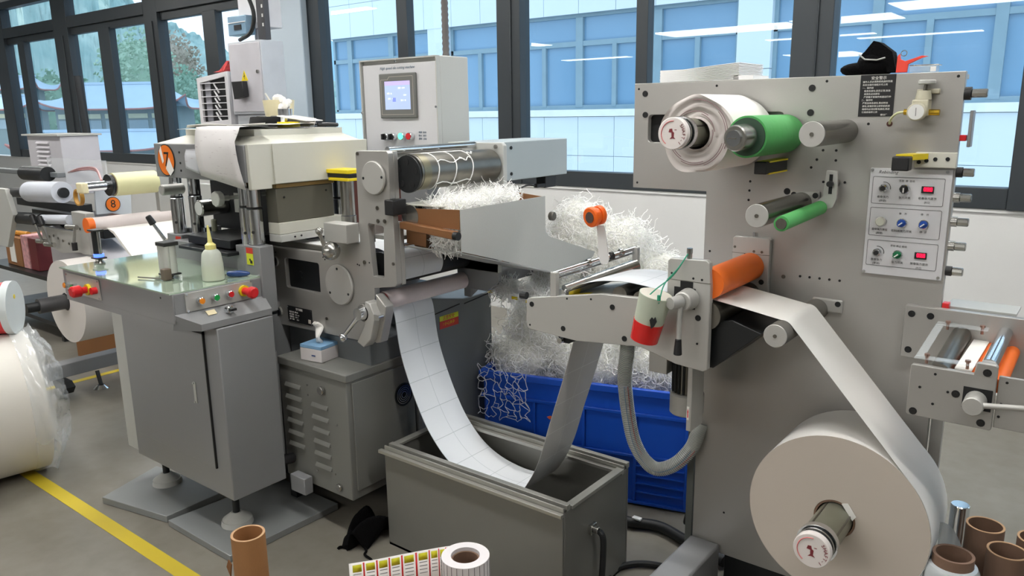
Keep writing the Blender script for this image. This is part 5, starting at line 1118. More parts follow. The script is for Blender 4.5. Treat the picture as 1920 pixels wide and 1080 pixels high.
# upper web: out of the nip, over the idler, down to the big roll
tang = []
import math as _m
cx0, cz0, R0 = -0.478, 0.5615, 0.2255
ang0 = 33
path = [(-0.93,1.097),(-0.885,1.097),(-0.842,1.0985),(-0.74,1.084)]
ia = [(-0.6435+0.0312*cos(radians(a)),1.038+0.0312*sin(radians(a))) for a in range(96, 32, -8)]
rb = [(cx0+R0*cos(radians(a)), cz0+R0*sin(radians(a))) for a in (37,34,30,25,20,12,4,-6,-16,-30,-45)]
ribbon('rewound_web', path+ia+rb, (PAPER, PAPER)).name = 'waste_liner_web'
lw = bpy.data.objects['waste_liner_web']; tag(lw, 'smooth white paper strip running over the grey idler down onto the large roll', 'paper web')

# tape dispenser wheel with tape tail, cup hanging by green string
td = thing('tape_wheel', 'orange tape wheel on a white strip above the slanted guide bar', 'tape', (-1.245, 2.06, 1.17))
obj('wheel', MB().cyl((-1.262,2.0,1.286),(-1.258,2.018,1.288),0.031,n=36,bev=0.003).cyl((-1.258,2.018,1.288),(-1.254,2.03,1.290),0.024,n=30).cyl((-1.254,2.03,1.290),(-1.250,2.045,1.291),0.030,n=36,bev=0.003), ORANGE, td)
obj('wheel_core', MB().cyl((-1.2625,1.998,1.286),(-1.262,2.0,1.286),0.017,n=24), mat('brown_core','#4a3a35',0.6), td)
obj('tape_arm', MB().prism([(-1.250,1.262),(-1.222,1.262),(-1.205,1.16),(-1.210,1.145),(-1.232,1.142),(-1.240,1.155)], 2.020, 2.024, 'y'), mat('grey_white_strip','#d3d1cf',0.5), td, 0.001)
cu = thing('hanging_cup', 'pale green paper cup with red tape band hanging by green string from the arm', 'cup', (-0.95, 1.85, 1.0))
ca, cbb = Vector((-0.957,1.855,1.115)), Vector((-0.990,1.855,0.982)); dd = (cbb-ca)
obj('cup_body', MB().lathe(ca, dd, [(0,0.0455),(dd.length,0.0375),(dd.length-0.003,0.0345),(0.0,0.0435)][:2]+[(dd.length,0.002)], 36), mat('pale_green_card','#bcc4b2',0.5), cu)
u = dd.normalized()
obj('red_band', MB().lathe(ca+u*0.080, u, [(0,0.0412),(0.0,0.0422),(dd.length-0.080,0.0386),(dd.length-0.080,0.0375)], 36), REDT, cu)
obj('cup_lining', MB().cyl(ca-u*0.0003, ca+u*0.001, 0.043, n=36), mat('cup_inside','#cfc9bd',0.6), cu)
obj('torn_hole', MB().prism([(-0.953,1.052),(-0.947,1.060),(-0.941,1.055),(-0.937,1.062),(-0.932,1.050),(-0.940,1.035),(-0.948,1.028)], 1.8135, 1.8165, 'y'), DARK, cu)
SG = mat('green_string','#2f9a78',0.6)
obj('string', MB().tube(spline([(-0.900,1.925,1.222),(-0.915,1.90,1.185),(-0.935,1.86,1.145),(-0.93,1.82,1.10)],6),0.0018,6).tube(spline([(-0.900,1.925,1.222),(-0.925,1.89,1.165),(-0.955,1.85,1.13),(-0.972,1.82,1.105)],6),0.0018,6), SG, cu)
obj('knot', MB().ring((-0.93,1.82,1.108),(-0.93,1.82,1.122),0.005,0.002,10), SG, cu)

# things on top of the rewinder plate
pf = thing('black_pouch', 'black cloth pouch bunched up on top of the rewinder plate', 'pouch', (-0.58, 2.3, 1.69))
def lump(parts, jit, seed, nn=18):
    rd = random.Random(seed); mb = MB()
    for (c, r, s) in parts:
        m2 = MB().sph(c, r, nn, s); c = Vector(c)
        m2.v = [tuple(c+(Vector(v)-c)*(1+jit*(sin(v[0]*90+seed)+sin(v[2]*110+v[1]*70)+rd.uniform(-.3,.3)))) for v in m2.v]; mb.add(m2.v, m2.f)
    return mb
obj('pouch_body', lump([((-0.555,2.30,1.715),0.048,(1.1,0.7,0.75)),((-0.600,2.30,1.702),0.035,(1.2,0.8,0.55))], 0.05, 3), CLOTH, pf)
obj('pouch_flap', MB().prism([(-0.588,1.735),(-0.560,1.772),(-0.545,1.768),(-0.512,1.742),(-0.498,1.69),(-0.52,1.69),(-0.53,1.72),(-0.565,1.728)], 2.275, 2.325, 'y'), CLOTH, pf, 0.006)
obj('pouch_trim', MB().tube([(-0.590,2.262,1.738),(-0.575,2.262,1.725),(-0.545,2.262,1.722),(-0.525,2.264,1.727)],0.0022,6), PAINTL, pf)
cr2 = thing('red_clip', 'small red plastic clip leaning on the black pouch on the rewinder', 'clip', (-0.48, 2.28, 1.69))
obj('clip_body', MB().prism([(-0.498,1.688),(-0.472,1.688),(-0.470,1.708),(-0.440,1.722),(-0.425,1.726),(-0.440,1.728),(-0.478,1.716),(-0.490,1.722),(-0.492,1.735),(-0.497,1.73)], 2.27, 2.28, 'y'), mat('bright_red_plastic','#f04a3a',0.35), cr2, 0.001)
obj('clip_ring', MB().ring((-0.483,2.275,1.736),(-0.483,2.278,1.736),0.008,0.006,16), CHROME, cr2)
gls = thing('clear_case', 'small clear plastic case lying beside the red clip on the rewinder', 'case', (-0.43, 2.3, 1.69))
obj('case_body', MB().box(-0.468,-0.405,2.275,2.32,1.6875,1.703), FILM, gls, 0.002); obj('case_lid_edge', MB().box(-0.468,-0.400,2.275,2.322,1.7035,1.706), CHROMD, gls, 0.001); obj('white_label', MB().box(-0.418,-0.405,2.2735,2.2748,1.688,1.700), PAPER, gls)
ps = thing('paper_stack', 'stack of bright white paper sheets on top of the rewinder at the left', 'paper', (-1.08, 2.33, 1.69))
for k in range(12):
    o_ = 0.0008*sin(k*2.3)
    obj('sheet', MB().prism([(-1.180+o_,1.6865+k*0.0030),(-1.10,1.6872+k*0.0030),(-1.0,1.6868+k*0.0038),(-0.925+o_,1.6872+k*0.0042),(-0.925+o_,1.6896+k*0.0042),(-1.0,1.6886+k*0.0038),(-1.10,1.6896+k*0.0030),(-1.180+o_,1.6894+k*0.0030)], 2.275, 2.47, 'y'), mat('bright_paper','#f6f6f6'), ps)
obj('lower_sheet', MB().box(-0.94,-0.88,2.275,2.4,1.6865,1.698), mat('bright_paper','#f6f6f6'), ps)

# vacuum hose, cables
hp = spline([(-1.154,2.06,0.925),(-1.175,2.09,0.85),(-1.205,2.13,0.76),(-1.210,2.15,0.68),(-1.203,2.16,0.60),(-1.185,2.165,0.52),(-1.150,2.17,0.462),(-1.10,2.17,0.438),(-1.045,2.19,0.462),(-1.005,2.22,0.515),(-0.99,2.235,0.565),(-0.985,2.25,0.60)],12)
hs = thing('suction_hose', 'ribbed clear grey hose curving from the arm down behind the steel box', 'hose', (-1.15, 2.15, 0.45))
obj('hose_wall', MB().tube(hp, 0.0220, 16), HOSEM, hs)
rb_ = MB()
def hring(i):
    p = hp[i]; d = (hp[min(i+1,len(hp)-1)]-hp[max(i-1,0)]).normalized(); u_ = d.cross(Vector((0,1,0.01))).normalized(); v_ = d.cross(u_)
    return [p+(u_*cos(2*pi*k/16)+v_*sin(2*pi*k/16))*0.0226 for k in range(17)]
for i in range(2, len(hp)-1): rb_.tube(hring(i)[:], 0.0012, 4)
o = obj('wire_coils', rb_, mat('pale_wire','#d5d7d2',0.35,0.2), hs); o['kind'] = 'stuff'
obj('red_stripe', MB().tube([p+Vector((0.0185,-0.0135,0)) for p in hp[30:110]], 0.0012, 4), mat('thin_red','#b8564c',0.5), hs); obj('blue_stripe', MB().tube([p+Vector((0.009,-0.0215,0)) for p in hp[30:110]], 0.0010, 4), mat('thin_blue','#5a86a8',0.5), hs)
CAB = mat('black_cable','#17191a',0.5)
tag(obj('power_cable', MB().tube(spline([(-1.205,1.982,0.262),(-1.190,1.982,0.24),(-1.185,1.975,0.17),(-1.175,1.95,0.09),(-1.15,1.91,0.035),(-1.10,1.86,0.014),(-1.05,1.80,0.013)],8),0.0105,10), CAB), 'black cable plugged into the right end of the steel box', 'cable')
tag(obj('cable_loop', MB().tube(spline([(-1.02,2.24,0.014),(-1.10,2.28,0.014),(-1.20,2.24,0.014),(-1.25,2.15,0.014),(-1.22,2.06,0.014),(-1.14,1.98,0.014)],8),0.0115,10), CAB), 'black cable looping on the floor beside the rewinder foot beam', 'cable')
tag(obj('cable_bundle', MB().tube(spline([(-2.05,2.55,0.024),(-1.6,2.48,0.024),(-1.38,2.46,0.024),(-1.25,2.50,0.024),(-1.10,2.46,0.024),(-0.95,2.42,0.024)],8),0.021,12), CAB), 'thick black cable bundle on the floor behind the steel box', 'cable')
tag(obj('cable_tie', MB().ring((-1.345,2.472,0.024),(-1.340,2.4725,0.024),0.0235,0.0215,20).box(-1.345,-1.31,2.455,2.475,0.046,0.052), WHITE), 'white cable tie round the black cable bundle', 'cable tie')
tag(obj('hanging_cable', MB().tube(spline([(-1.06,2.42,0.86),(-1.065,2.43,0.62),(-1.06,2.44,0.45),(-1.10,2.46,0.22),(-1.14,2.50,0.09),(-1.16,2.54,0.052)],8),0.008,8), CAB), 'black cable hanging beside the crate down to the floor bundle', 'cable')

# ------------------------------------------------------------------ blue crate and shredded waste
RZ = Matrix.Translation((-1.21,2.70,0)) @ Matrix.Rotation(radians(15.6), 4, 'Z')
cr_ = thing('blue_crate', 'large blue plastic crate overflowing with shredded white label waste', 'crate', (-1.65, 2.8, 0))
def cbx(*a): return MB().box(*a).xf(RZ)
H_ = 0.515
obj('crate_wall', cbx(-0.91,0,0,0.012,0.01,H_-0.03), BLUEP, cr_, 0.002)
obj('crate_wall', cbx(-0.91,0,0.62,0.632,0.01,H_-0.03), BLUEP, cr_, 0.002)
obj('crate_wall', cbx(-0.012,0,0.0125,0.6195,0.01,H_-0.03), BLUEP, cr_, 0.002); obj('crate_wall', cbx(-0.91,-0.898,0.0125,0.6195,0.01,H_-0.03), BLUEP, cr_, 0.002)
obj('crate_floor', cbx(-0.90,-0.012,0.012,0.62,0.01,0.02), BLUEP, cr_)
obj('crate_rim', MB().box(-0.925,0.02,-0.022,0.0,H_-0.03,H_).box(-0.925,0.02,0.632,0.654,H_-0.03,H_).box(-0.002,0.02,0,0.632,H_-0.03,H_).box(-0.925,-0.90,0,0.632,H_-0.03,H_).xf(RZ), BLUEP, cr_, 0.003)
for z0, z1 in ((0.395,0.41),(0.215,0.228),(0.01,0.022)): obj('crate_band', cbx(-0.92,0.008,-0.014,-0.001,z0,z1), BLUEP, cr_, 0.002)
for k in range(5): obj('crate_rib', cbx(-0.90+k*0.220,-0.888+k*0.220,-0.012,-0.001,0.023,0.394), BLUEP, cr_, 0.002)
for k in range(4): obj('crate_fin', cbx(-0.24,-0.03,-0.010,-0.001,0.06+k*0.038,0.066+k*0.038), BLUEP, cr_, 0.001)
for (z0, z1) in ((0.023,0.50),): obj('corner_post', cbx(-0.03,0.015,-0.018,0.014,z0,H_-0.031), BLUEP, cr_, 0.004)
obj('orange_sticker', MB().prism([(-0.618,0.335),(-0.603,0.342),(-0.590,0.338),(-0.606,0.325)], -0.0025, -0.0008, 'y').xf(RZ), mat('orange_scrap','#e8683a',0.5), cr_)
def strands(blobs, count, seed, L=0.10, r=0.0011, steps=7, wild=0.9, down=0.0, inner=0.75, xmax=None, ymin=-9):
    rd = random.Random(seed); mb = MB()
    ws = [ (b[3]*b[4]+b[4]*b[5]+b[3]*b[5]) for b in blobs ]; S = sum(ws)
    for b, w_ in zip(blobs, ws):
        for k in range(int(count*w_/S)):
            a = rd.uniform(0, 2*pi); q = rd.uniform(-0.9, 1); s_ = math.sqrt(1-q*q); n_ = Vector((s_*cos(a), s_*sin(a), q)); f = rd.uniform(inner, 1.0)
            p = Vector((b[0]+b[3]*n_.x*f, b[1]+b[4]*n_.y*f, b[2]+b[5]*n_.z*f))
            d = Vector((rd.gauss(0,1), rd.gauss(0,1), rd.gauss(0,1))); d = (d - n_*d.dot(n_)*0.6).normalized()
            pts = [p]; l_ = L*rd.uniform(0.4,1.3)/steps
            for i in range(steps):
                d = (d+Vector((rd.gauss(0,wild), rd.gauss(0,wild), rd.gauss(0,wild)-down))*0.35 - n_*0.10).normalized(); p = p+d*l_; pts.append(p)
            if xmax is not None: pts = [Vector((min(q_.x, xmax), max(q_.y, ymin), q_.z)) for q_ in pts]
            mb.tube(pts, r, 3, rf=lambda i, rr=r*rd.uniform(0.6,1.7): rr)
    return mb
def core(blobs, jit, seed):
    rd = random.Random(seed); mb = MB()
    for b in blobs:
        m2 = MB().sph(b[:3], 1, 26, (b[3]*0.9, b[4]*0.9, b[5]*0.9)); c = Vector(b[:3])
        m2.v = [tuple(c+(Vector(v)-c)*(1+rd.uniform(-jit,jit)+jit*sin(v[0]*70+v[2]*50))) for v in m2.v]; mb.add(m2.v, m2.f)
    return mb
B1 = [(-1.95,2.72,0.66,0.18,0.16,0.21),(-1.80,2.80,0.55,0.30,0.2,0.18),(-1.45,2.92,0.55,0.26,0.2,0.17),(-1.62,2.92,0.66,0.25,0.2,0.25),(-1.72,2.97,0.92,0.20,0.17,0.24),(-1.90,2.93,1.02,0.15,0.15,0.21),(-1.93,2.80,0.86,0.14,0.14,0.2),(-1.55,3.0,0.82,0.17,0.15,0.2),(-2.02,2.62,0.54,0.16,0.1,0.12)]
hp_ = obj('waste_core', core(B1, 0.05, 5), mat('waste_mass','#efefe8',0.8,0,0.15,45,bump=0.9,bscale=90,spec=0.1), ang=180); hp_.name = 'shredded_waste'; hp_['kind'] = 'stuff'
tag(hp_, 'tall heap of shredded white label waste spilling over the blue crate', 'waste')
o = obj('waste_strands', strands(B1, 21000, 11, 0.085, 0.0012, wild=1.3), WASTE, hp_); o['kind'] = 'stuff'
B2 = [(-1.83,2.06,1.285,0.105,0.16,0.035),(-1.82,2.22,1.290,0.10,0.10,0.040),(-1.80,2.13,1.24,0.09,0.2,0.05)]
h2 = obj('chute_waste', core(B2, 0.04, 6), MATS['waste_mass'], ang=180); h2['kind'] = 'stuff'; tag(h2, 'bright shredded label waste lying in the chute under the die roller', 'waste')
o = obj('waste_strands', strands(B2, 4200, 12, 0.06, 0.0009, inner=0.85, xmax=-1.706, ymin=1.903), WASTE, h2); o['kind'] = 'stuff'
B3 = [(-1.79,1.925,1.175,0.075,0.012,0.022)]
o = tag(obj('waste_tuft', strands(B3, 700, 13, 0.05, 0.0010, inner=0.2, xmax=-1.706, ymin=1.903), WASTE), 'tuft of shredded waste hanging below the brown cross bar', 'waste'); o['kind'] = 'stuff'
B4 = [(-1.99,2.50,0.88,0.09,0.06,0.035),(-1.83,2.5,0.86,0.09,0.05,0.04)]
o = tag(obj('waste_tuft', strands(B4, 900, 14, 0.07, 0.0012, inner=0.2), WASTE), 'tangle of grey-white waste hanging under the chute with yellow scraps', 'waste'); o['kind'] = 'stuff'
for (x, y, z, lb) in ((-2.06,2.46,0.86,'left'),(-1.93,2.46,0.848,'middle'),(-1.85,2.45,0.845,'right')):
    tag(obj('yellow_scrap', MB().box(x,x+0.028,y,y+0.004,z,z+0.012), YELLOW), '%s yellow scrap caught in the waste tangle under the chute' % lb, 'scrap')
# lattice of die-cut waste hanging over the crate edge
rd = random.Random(21); mb = MB(); NX, NZ = 8, 13
P_ = [[Vector((-2.085+0.225*i/(NX-1)+rd.uniform(-.014,.014), 2.425+0.045*i/(NX-1)+rd.uniform(-.006,.006), 0.545-0.235*j/(NZ-1)+rd.uniform(-.012,.012))) for j in range(NZ)] for i in range(NX)]
for i in range(NX):
    for j in range(NZ):
        if j < NZ-1: mb.tube([P_[i][j], (P_[i][j]+P_[i][j+1])*0.5+Vector((rd.uniform(-.006,.006),0,0)), P_[i][j+1]], 0.0017, 4)
        if i < NX-1 and rd.random() < 0.6: mb.tube([P_[i][j], (P_[i][j]+P_[i+1][j])*0.5+Vector((0,0,rd.uniform(-.012,.012))), P_[i+1][min(NZ-1,j+(rd.random() < .5))]], 0.0015, 4)
o = tag(obj('waste_lattice', mb, mat('grey_white_waste','#c9cdd2',0.6)), 'net of die-cut waste lattice hanging over the left end of the crate', 'waste'); o['kind'] = 'stuff'
# ------------------------------------------------------------------ neighbouring label machine on the left
m8 = thing('printing_machine', 'neighbouring label machine with orange 8 disc on a white panel, rollers and levers', 'machine', (-4.9, 2.1, 0))
rb8 = obj('ribbed_cover', MB().box(-6.13,-5.60,2.3,2.55,1.10,1.492), mat('lilac_grey_paint','#c5c3c9',0.5), m8, 0.004)
obj('cover_lid', MB().box(-6.17,-5.59,2.28,2.57,1.4925,1.505), PAINTL, rb8)
for k in range(7): obj('louvre', MB().prism([(2.30,1.455-k*0.030),(2.288,1.442-k*0.030),(2.288,1.438-k*0.030),(2.30,1.438-k*0.030)], -5.98, -5.78, 'x'), rb8.data.materials[0], rb8)
obj('paper_tag', MB().box(-5.92,-5.80,2.297,2.2995,1.20,1.25), mat('beige_tag','#c9a99a',0.6), rb8)
p8 = obj('number_panel', MB().prism([(2.215,1.176),(2.438,1.176),(2.40,0.70),(2.19,0.70)], -5.02, -5.0, 'x'), mat('pale_blue_grey_panel','#c4c9ce',0.5), m8, 0.002)
d8 = obj('number_disc', MB().cyl((-4.999,2.312,1.075),(-4.996,2.312,1.075),0.046,n=36), BLACK, p8); obj('disc_face', MB().cyl((-4.996,2.312,1.075),(-4.995,2.312,1.075),0.042,n=36), mat('orange_sticker','#f07a1c'), d8)
text('number', '8', (-4.9945,2.312,1.075), 0.07, BLACK, d8, right=(0,1,0))
YC = mat('cream_film_roll','#ddd9a8',0.45,0,0.02,8)
cr8 = obj('cream_film_roll', MB().cyl((-4.3,2.0,1.253),(-4.3,2.235,1.253),0.062,n=40), YC, m8)
obj('roll_core', MB().cyl((-4.3,1.996,1.253),(-4.3,2.0,1.253),0.054,n=32), mat('brown_core_face','#77695c',0.5), cr8)
obj('shaft', MB().cyl((-4.3,1.86,1.250),(-4.3,1.996,1.252),0.026,n=24), CHROME, m8); obj('end_block', MB().box(-4.335,-4.265,1.825,1.86,1.22,1.275), IVORY, m8, 0.006)
obj('shaft_flange', MB().cyl((-4.3,1.975,1.252),(-4.3,1.990,1.252),0.058,n=30), BLACKM, m8); obj('shaft_support', MB().box(-4.32,-4.28,2.24,2.36,0.80,1.28), ALU, m8, 0.003)
obj('pale_roller', MB().cyl((-4.3,1.862,1.052),(-4.3,2.33,1.052),0.036,n=32), mat('pinkish_white_sleeve','#ddd2cf',0.45), m8); obj('orange_roller_end', MB().cyl((-4.3,1.835,1.050),(-4.3,1.868,1.050),0.040,n=30), RUBOR, m8)
obj('web_sheet', MB().prism([(-4.29,1.03),(-4.20,1.015),(-3.75,0.70),(-3.76,0.69),(-4.21,1.0)], 1.93, 2.30, 'y'), PAPER, m8)
obj('front_bracket', MB().box(-4.74,-4.56,1.95,2.0,0.845,1.085), ALU, m8, 0.004)
obj('side_plate', MB().prism([(-5.20,0.965),(-4.74,0.965),(-4.60,0.86),(-4.95,0.82),(-5.20,0.87)], 1.955, 1.975, 'y'), ALU, m8, 0.002)
bolts(m8, [(-4.65,0.99),(-4.9,0.90),(-4.96,0.91),(-5.02,0.92),(-5.08,0.91),(-4.82,0.89)], 1.95, 0.008, 'bolt', GUNM, 0.003)
for (x0, z0, x1, z1) in ((-4.62,1.005,-4.63,0.92),(-5.16,0.985,-5.06,0.885),(-5.05,0.985,-4.95,0.875)):
    q = obj('lever_hub', MB().cyl((x1 if x0<-4.7 else x0,1.92,z1 if x0<-4.7 else z0),((x1 if x0<-4.7 else x0)-0.08,1.90,z1 if x0<-4.7 else z0),0.014,n=14), CHROMD, m8)
    obj('lever', MB().cyl((x0,1.91,z0),(x1,1.90,z1),0.008,n=10), CHROMD, q); obj('grip', MB().cyl((x1,1.90,z1) if x0>-4.7 else (x0,1.91,z0),(x1,1.90,z1-0.045) if x0>-4.7 else (x0-0.03,1.91,z0+0.05),0.015,n=12), BLACK, q)
obj('black_roller', MB().cyl((-5.62,1.95,1.15),(-4.84,1.97,1.185),0.030,n=20), BLACKM, m8); obj('paper_roll_section', MB().cyl((-5.28,1.955,1.17),(-4.86,1.968,1.187),0.062,n=36), mat('blue_white_paper','#c9ced8',0.6), m8)
obj('black_roller', MB().cyl((-5.6,1.95,0.99),(-5.14,1.95,1.01),0.038,n=20), BLACKM, m8); obj('paper_roll_section', MB().cyl((-5.14,1.951,1.012),(-4.76,1.951,1.035),0.028,n=30), mat('blue_white_paper','#c9ced8'), m8)
obj('cross_frame', MB().box(-5.7,-4.80,2.02,2.10,1.06,1.11).box(-5.75,-4.75,2.12,2.30,0.90,1.02), BLACKM, m8, 0.004)
obj('top_beam', MB().box(-6.6,-5.1,2.05,2.10,1.255,1.285), PAINTD, m8, 0.004); obj('motor', MB().cyl((-5.55,2.04,1.27),(-5.20,2.04,1.275),0.045,n=20), BLACKM, m8)
obj('left_post', MB().prism([(-5.65,1.18),(-5.52,1.18),(-5.45,1.02),(-5.62,0.80),(-5.78,0.80)], 1.90, 1.93, 'y'), PAINTL, m8, 0.003)
obj('drive_wheel', MB().ring((-4.42,1.86,1.19),(-4.42,1.88,1.19),0.045,0.036,28), mat('ochre_wheel','#b98b3a',0.5), m8)
for k, zc in enumerate((1.30,1.31)): obj('red_tube', MB().tube(spline([(-5.3,2.2,1.27),(-5.0,2.15,zc),(-4.7,2.1,1.31+k*0.01),(-4.42,2.0,1.27)],6),0.006,6), mat('pale_red_hose','#b07c7c',0.4), m8)
obj('clear_guard', MB().box(-5.55,-4.75,2.18,2.19,1.20,1.36), FILM, m8)
obj('machine_body', MB().prism([(-5.35,0.94),(-4.75,0.80),(-4.42,0.60),(-4.42,0.45),(-5.35,0.45)], 2.05, 2.30, 'y'), mat('lilac_grey_paint','#c5c3c9'), m8, 0.004)
obj('folded_panel', MB().box(-4.25,-3.7,2.4,2.44,0.98,1.12).box(-4.3,-3.65,2.5,2.54,1.12,1.22), PAINTL, m8, 0.003)
bm8 = obj('foot_beam', MB().box(-4.90,-4.80,1.72,2.45,0.105,0.185), PAINT, m8, 0.004)
obj('caster_fork', MB().prism([(-4.86,0.104),(-4.72,0.104),(-4.68,0.075),(-4.72,0.03),(-4.80,0.03)], 1.76, 1.82, 'y'), BLACKM, m8, 0.003); obj('caster_wheel', MB().cyl((-4.76,1.745,0.032),(-4.76,1.775,0.032),0.032,n=20), mat('grey_caster','#8b8a84',0.5), m8)
fs = obj('levelling_foot', MB().cyl((-4.75,1.99,0.001),(-4.75,1.99,0.022),0.045,0.02,20), CHROME, m8); obj('threaded_stud', MB().cyl((-4.75,1.99,0.022),(-4.78,1.99,0.105),0.012,n=10), BLACKM, fs)
obj('black_pole', MB().cyl((-5.95,2.62,1.9),(-5.90,2.62,1.10),0.028,n=14), mat('black_pole','#22262b',0.4), m8)
pr8 = thing('paper_reel', 'white paper reel with black core shaft under the neighbouring machine', 'paper roll', (-4.45, 1.9, 0.65))
obj('reel', MB().ring((-4.60,1.80,0.60),(-4.60,2.015,0.60),0.235,0.05,64), mat('greyed_paper_reel','#d8d3cf',0.6,0,0.02,3), pr8)
obj('core_shaft', MB().cyl((-4.61,1.66,0.60),(-4.60,2.018,0.60),0.042,n=28), mat('dark_core_shaft','#4b4b4d',0.35,0.3), pr8); obj('shaft_nut', MB().cyl((-4.612,1.60,0.60),(-4.61,1.66,0.60),0.028,n=14), BLACKM, pr8)
# storage behind the left machine
tag(obj('carton', MB().prism([(-5.55,2.2),(-5.15,2.35),(-5.35,2.75),(-5.75,2.6)], 0.001, 0.20, 'z'), CARTON, bevel=0.003), 'brown carton on the floor under the paper reel of machine 8', 'box')
rk = thing('storage_rack', 'black shelf rack holding cartons at the left edge behind the reels', 'rack', (-6.6, 2.6, 0))
obj('shelf_board', MB().box(-7.3,-6.0,2.3,2.8,0.44,0.47), BLACKM, rk); obj('lower_board', MB().box(-7.3,-6.0,2.3,2.8,0.10,0.13), BLACKM, rk); obj('back_board', MB().box(-7.3,-6.0,2.801,2.81,0.0,0.44), BLACKM, rk)
for x in (-7.3,-6.04):
    for y in (2.3,2.76): obj('rack_post', MB().box(x,x+0.04,y,y+0.04,0,0.439), BLACKM, rk)
tag(obj('carton', MB().box(-7.02,-6.72,2.36,2.65,0.472,0.70), CARTON, bevel=0.003), 'brown carton with white label on the black rack', 'box')
tag(obj('label_sheet', MB().box(-6.93,-6.83,2.355,2.3595,0.50,0.67), PAPER), 'white label on the front of the brown carton', 'label')
tag(obj('carton', MB().box(-6.70,-6.58,2.36,2.65,0.472,0.73), mat('red_white_card','#cf9a9d',0.5,0,0.3,30), bevel=0.003), 'red and white printed carton beside the brown carton on the rack', 'box')
tag(obj('carton', MB().box(-6.56,-6.42,2.36,2.65,0.472,0.72), mat('dark_red_card','#6a2228',0.5), bevel=0.003), 'dark red narrow carton at the right end of the rack', 'box')
tag(obj('orange_roll', MB().cyl((-7.05,2.40,0.722),(-6.75,2.44,0.722),0.020,n=16), mat('orange_yellow_tube','#c98a2e',0.5)), 'orange and yellow roll lying on the brown carton', 'roll')

# wrapped reel on the floor at the left edge and the printed roll above it
wrp = thing('wrapped_reel', 'huge white paper reel in clear wrap lying on the floor at the left edge', 'paper roll', (-4.0, 1.1, 0))
ax0 = Vector((-4.03, 0.55, 0.328)); ax1 = Vector((-3.90, 1.33, 0.328)); rW = 0.325
obj('reel_body', MB().cyl(ax0, ax1, rW, n=72, bev=0.004), mat('cream_white_reel','#e6e2da',0.5,0,0.015,3), wrp)
wv = MB(); N1, N2 = 120, 18; dax = (ax1-ax0).normalized(); ux = dax.cross(Vector((0,0,1))).normalized(); uz = Vector((0,0,1)); rd = random.Random(4)
for j in range(N2+1):
    t = j/N2
    for i in range(N1):
        a = 2*pi*i/N1; base = ax1 + dax*(-0.07+0.17*t); r_ = rW*(1.016+0.008*(1+sin(a*7+j))+0.012*rd.random()) if t < 0.55 else rW*(1.03-0.75*(t-0.55)/0.45*0.55+0.05*rd.uniform(-1,1)+0.05*sin(a*9))
        wv.v.append(tuple(base + (ux*cos(a)+uz*max(-1.0, sin(a)))*r_))
for j in range(N2):
    for i in range(N1): wv.f.append((j*N1+i, j*N1+(i+1)%N1, (j+1)*N1+(i+1)%N1, (j+1)*N1+i))
wv.v = [(v[0], v[1], max(v[2], 0.002)) for v in wv.v]
obj('plastic_wrap', wv, FILM, wrp, ang=180)
rr = thing('printed_roll', 'roll with red and dark printed outside and white flange lying on the wrapped reel', 'roll', (-3.95, 1.25, 0.65))
pc, pd = Vector((-3.90,1.312,0.770)), Vector((0.60,0.80,0)).normalized()
obj('flange', MB().cyl(pc-pd*0.03, pc, 0.122, n=48), mat('pale_blue_white','#d3dadb',0.5), rr)
obj('printed_wrap', MB().cyl(pc-pd*0.26, pc-pd*0.031, 0.117, n=48), RED, rr); obj('dark_band', MB().ring(pc-pd*0.14, pc-pd*0.07, 0.1182, 0.115, 48), mat('navy_print','#2a2c3a',0.4), rr)
obj('yellow_mark', MB().cyl(pc+Vector((0,0,0.05))+pd*0.0002, pc+Vector((0,0,0.05))+pd*0.002, 0.010), YELLOW, rr)

# ------------------------------------------------------------------ air cooler, electrical cabinet, breaker box by the column
acl = thing('air_cooler', 'white evaporative air cooler with slatted grille by the left windows', 'air cooler', (-6.15, 4.0, 1.0))
ACW = mat('off_white_plastic','#d6d5d8',0.45)
obj('cooler_body', MB().box(-6.40,-5.93,3.83,4.30,1.0,1.94), ACW, acl, 0.01); obj('cooler_stand', MB().box(-6.38,-5.95,3.86,4.27,0.0,0.999), PAINTL, acl, 0.004); obj('grille_frame', MB().prism([(-6.40,1.50),(-5.93,1.53),(-5.93,1.97),(-6.40,1.93)], 3.80, 3.83, 'y', [[(-6.355,1.56),(-5.975,1.58),(-5.975,1.93),(-6.355,1.89)]]), ACW, acl, 0.002)
obj('grille_recess', MB().box(-6.36,-5.97,3.822,3.829,1.55,1.94), DARK, acl)
for k in range(6): obj('grille_slat', MB().box(-6.355,-5.975,3.803,3.812,1.605+k*0.055,1.612+k*0.055), ACW, acl)
obj('vertical_vanes', MB().box(-6.30,-6.22,3.813,3.82,1.57,1.90), mat('grey_vane','#8f8f97',0.5), acl)
for k in range(5): obj('vane_link', MB().tube([(-6.16,3.8125,1.88-k*0.06),(-6.09,3.8125,1.80-k*0.06)],0.008,6), ACW, acl)
tag(obj('rag', MB().prism([(-6.22,1.975),(-6.12,1.985),(-6.0,2.06),(-5.97,2.05),(-6.05,1.98)], 3.85, 3.95, 'y'), mat('red_white_rag','#cf4a4a',0.7,0,0.5,20), bevel=0.003), 'red and white rag on top of the air cooler', 'rag')
ecb = thing('electrical_cabinet', 'grey electrical cabinet with yellow warning triangle beside the column', 'cabinet', (-5.65, 3.95, 1.0))
obj('cabinet_body', MB().box(-5.90,-5.45,3.81,4.02,1.62,2.19), mat('pale_grey_cabinet','#bfc3c9',0.45), ecb, 0.004); obj('cabinet_stand', MB().box(-5.88,-5.47,3.83,4.0,0,1.62), mat('pale_grey_cabinet','#bfc3c9'), ecb, 0.004)
obj('cabinet_door', MB().box(-5.885,-5.465,3.803,3.8095,1.64,2.175), mat('lilac_grey_paint','#c5c3c9'), ecb, 0.003)
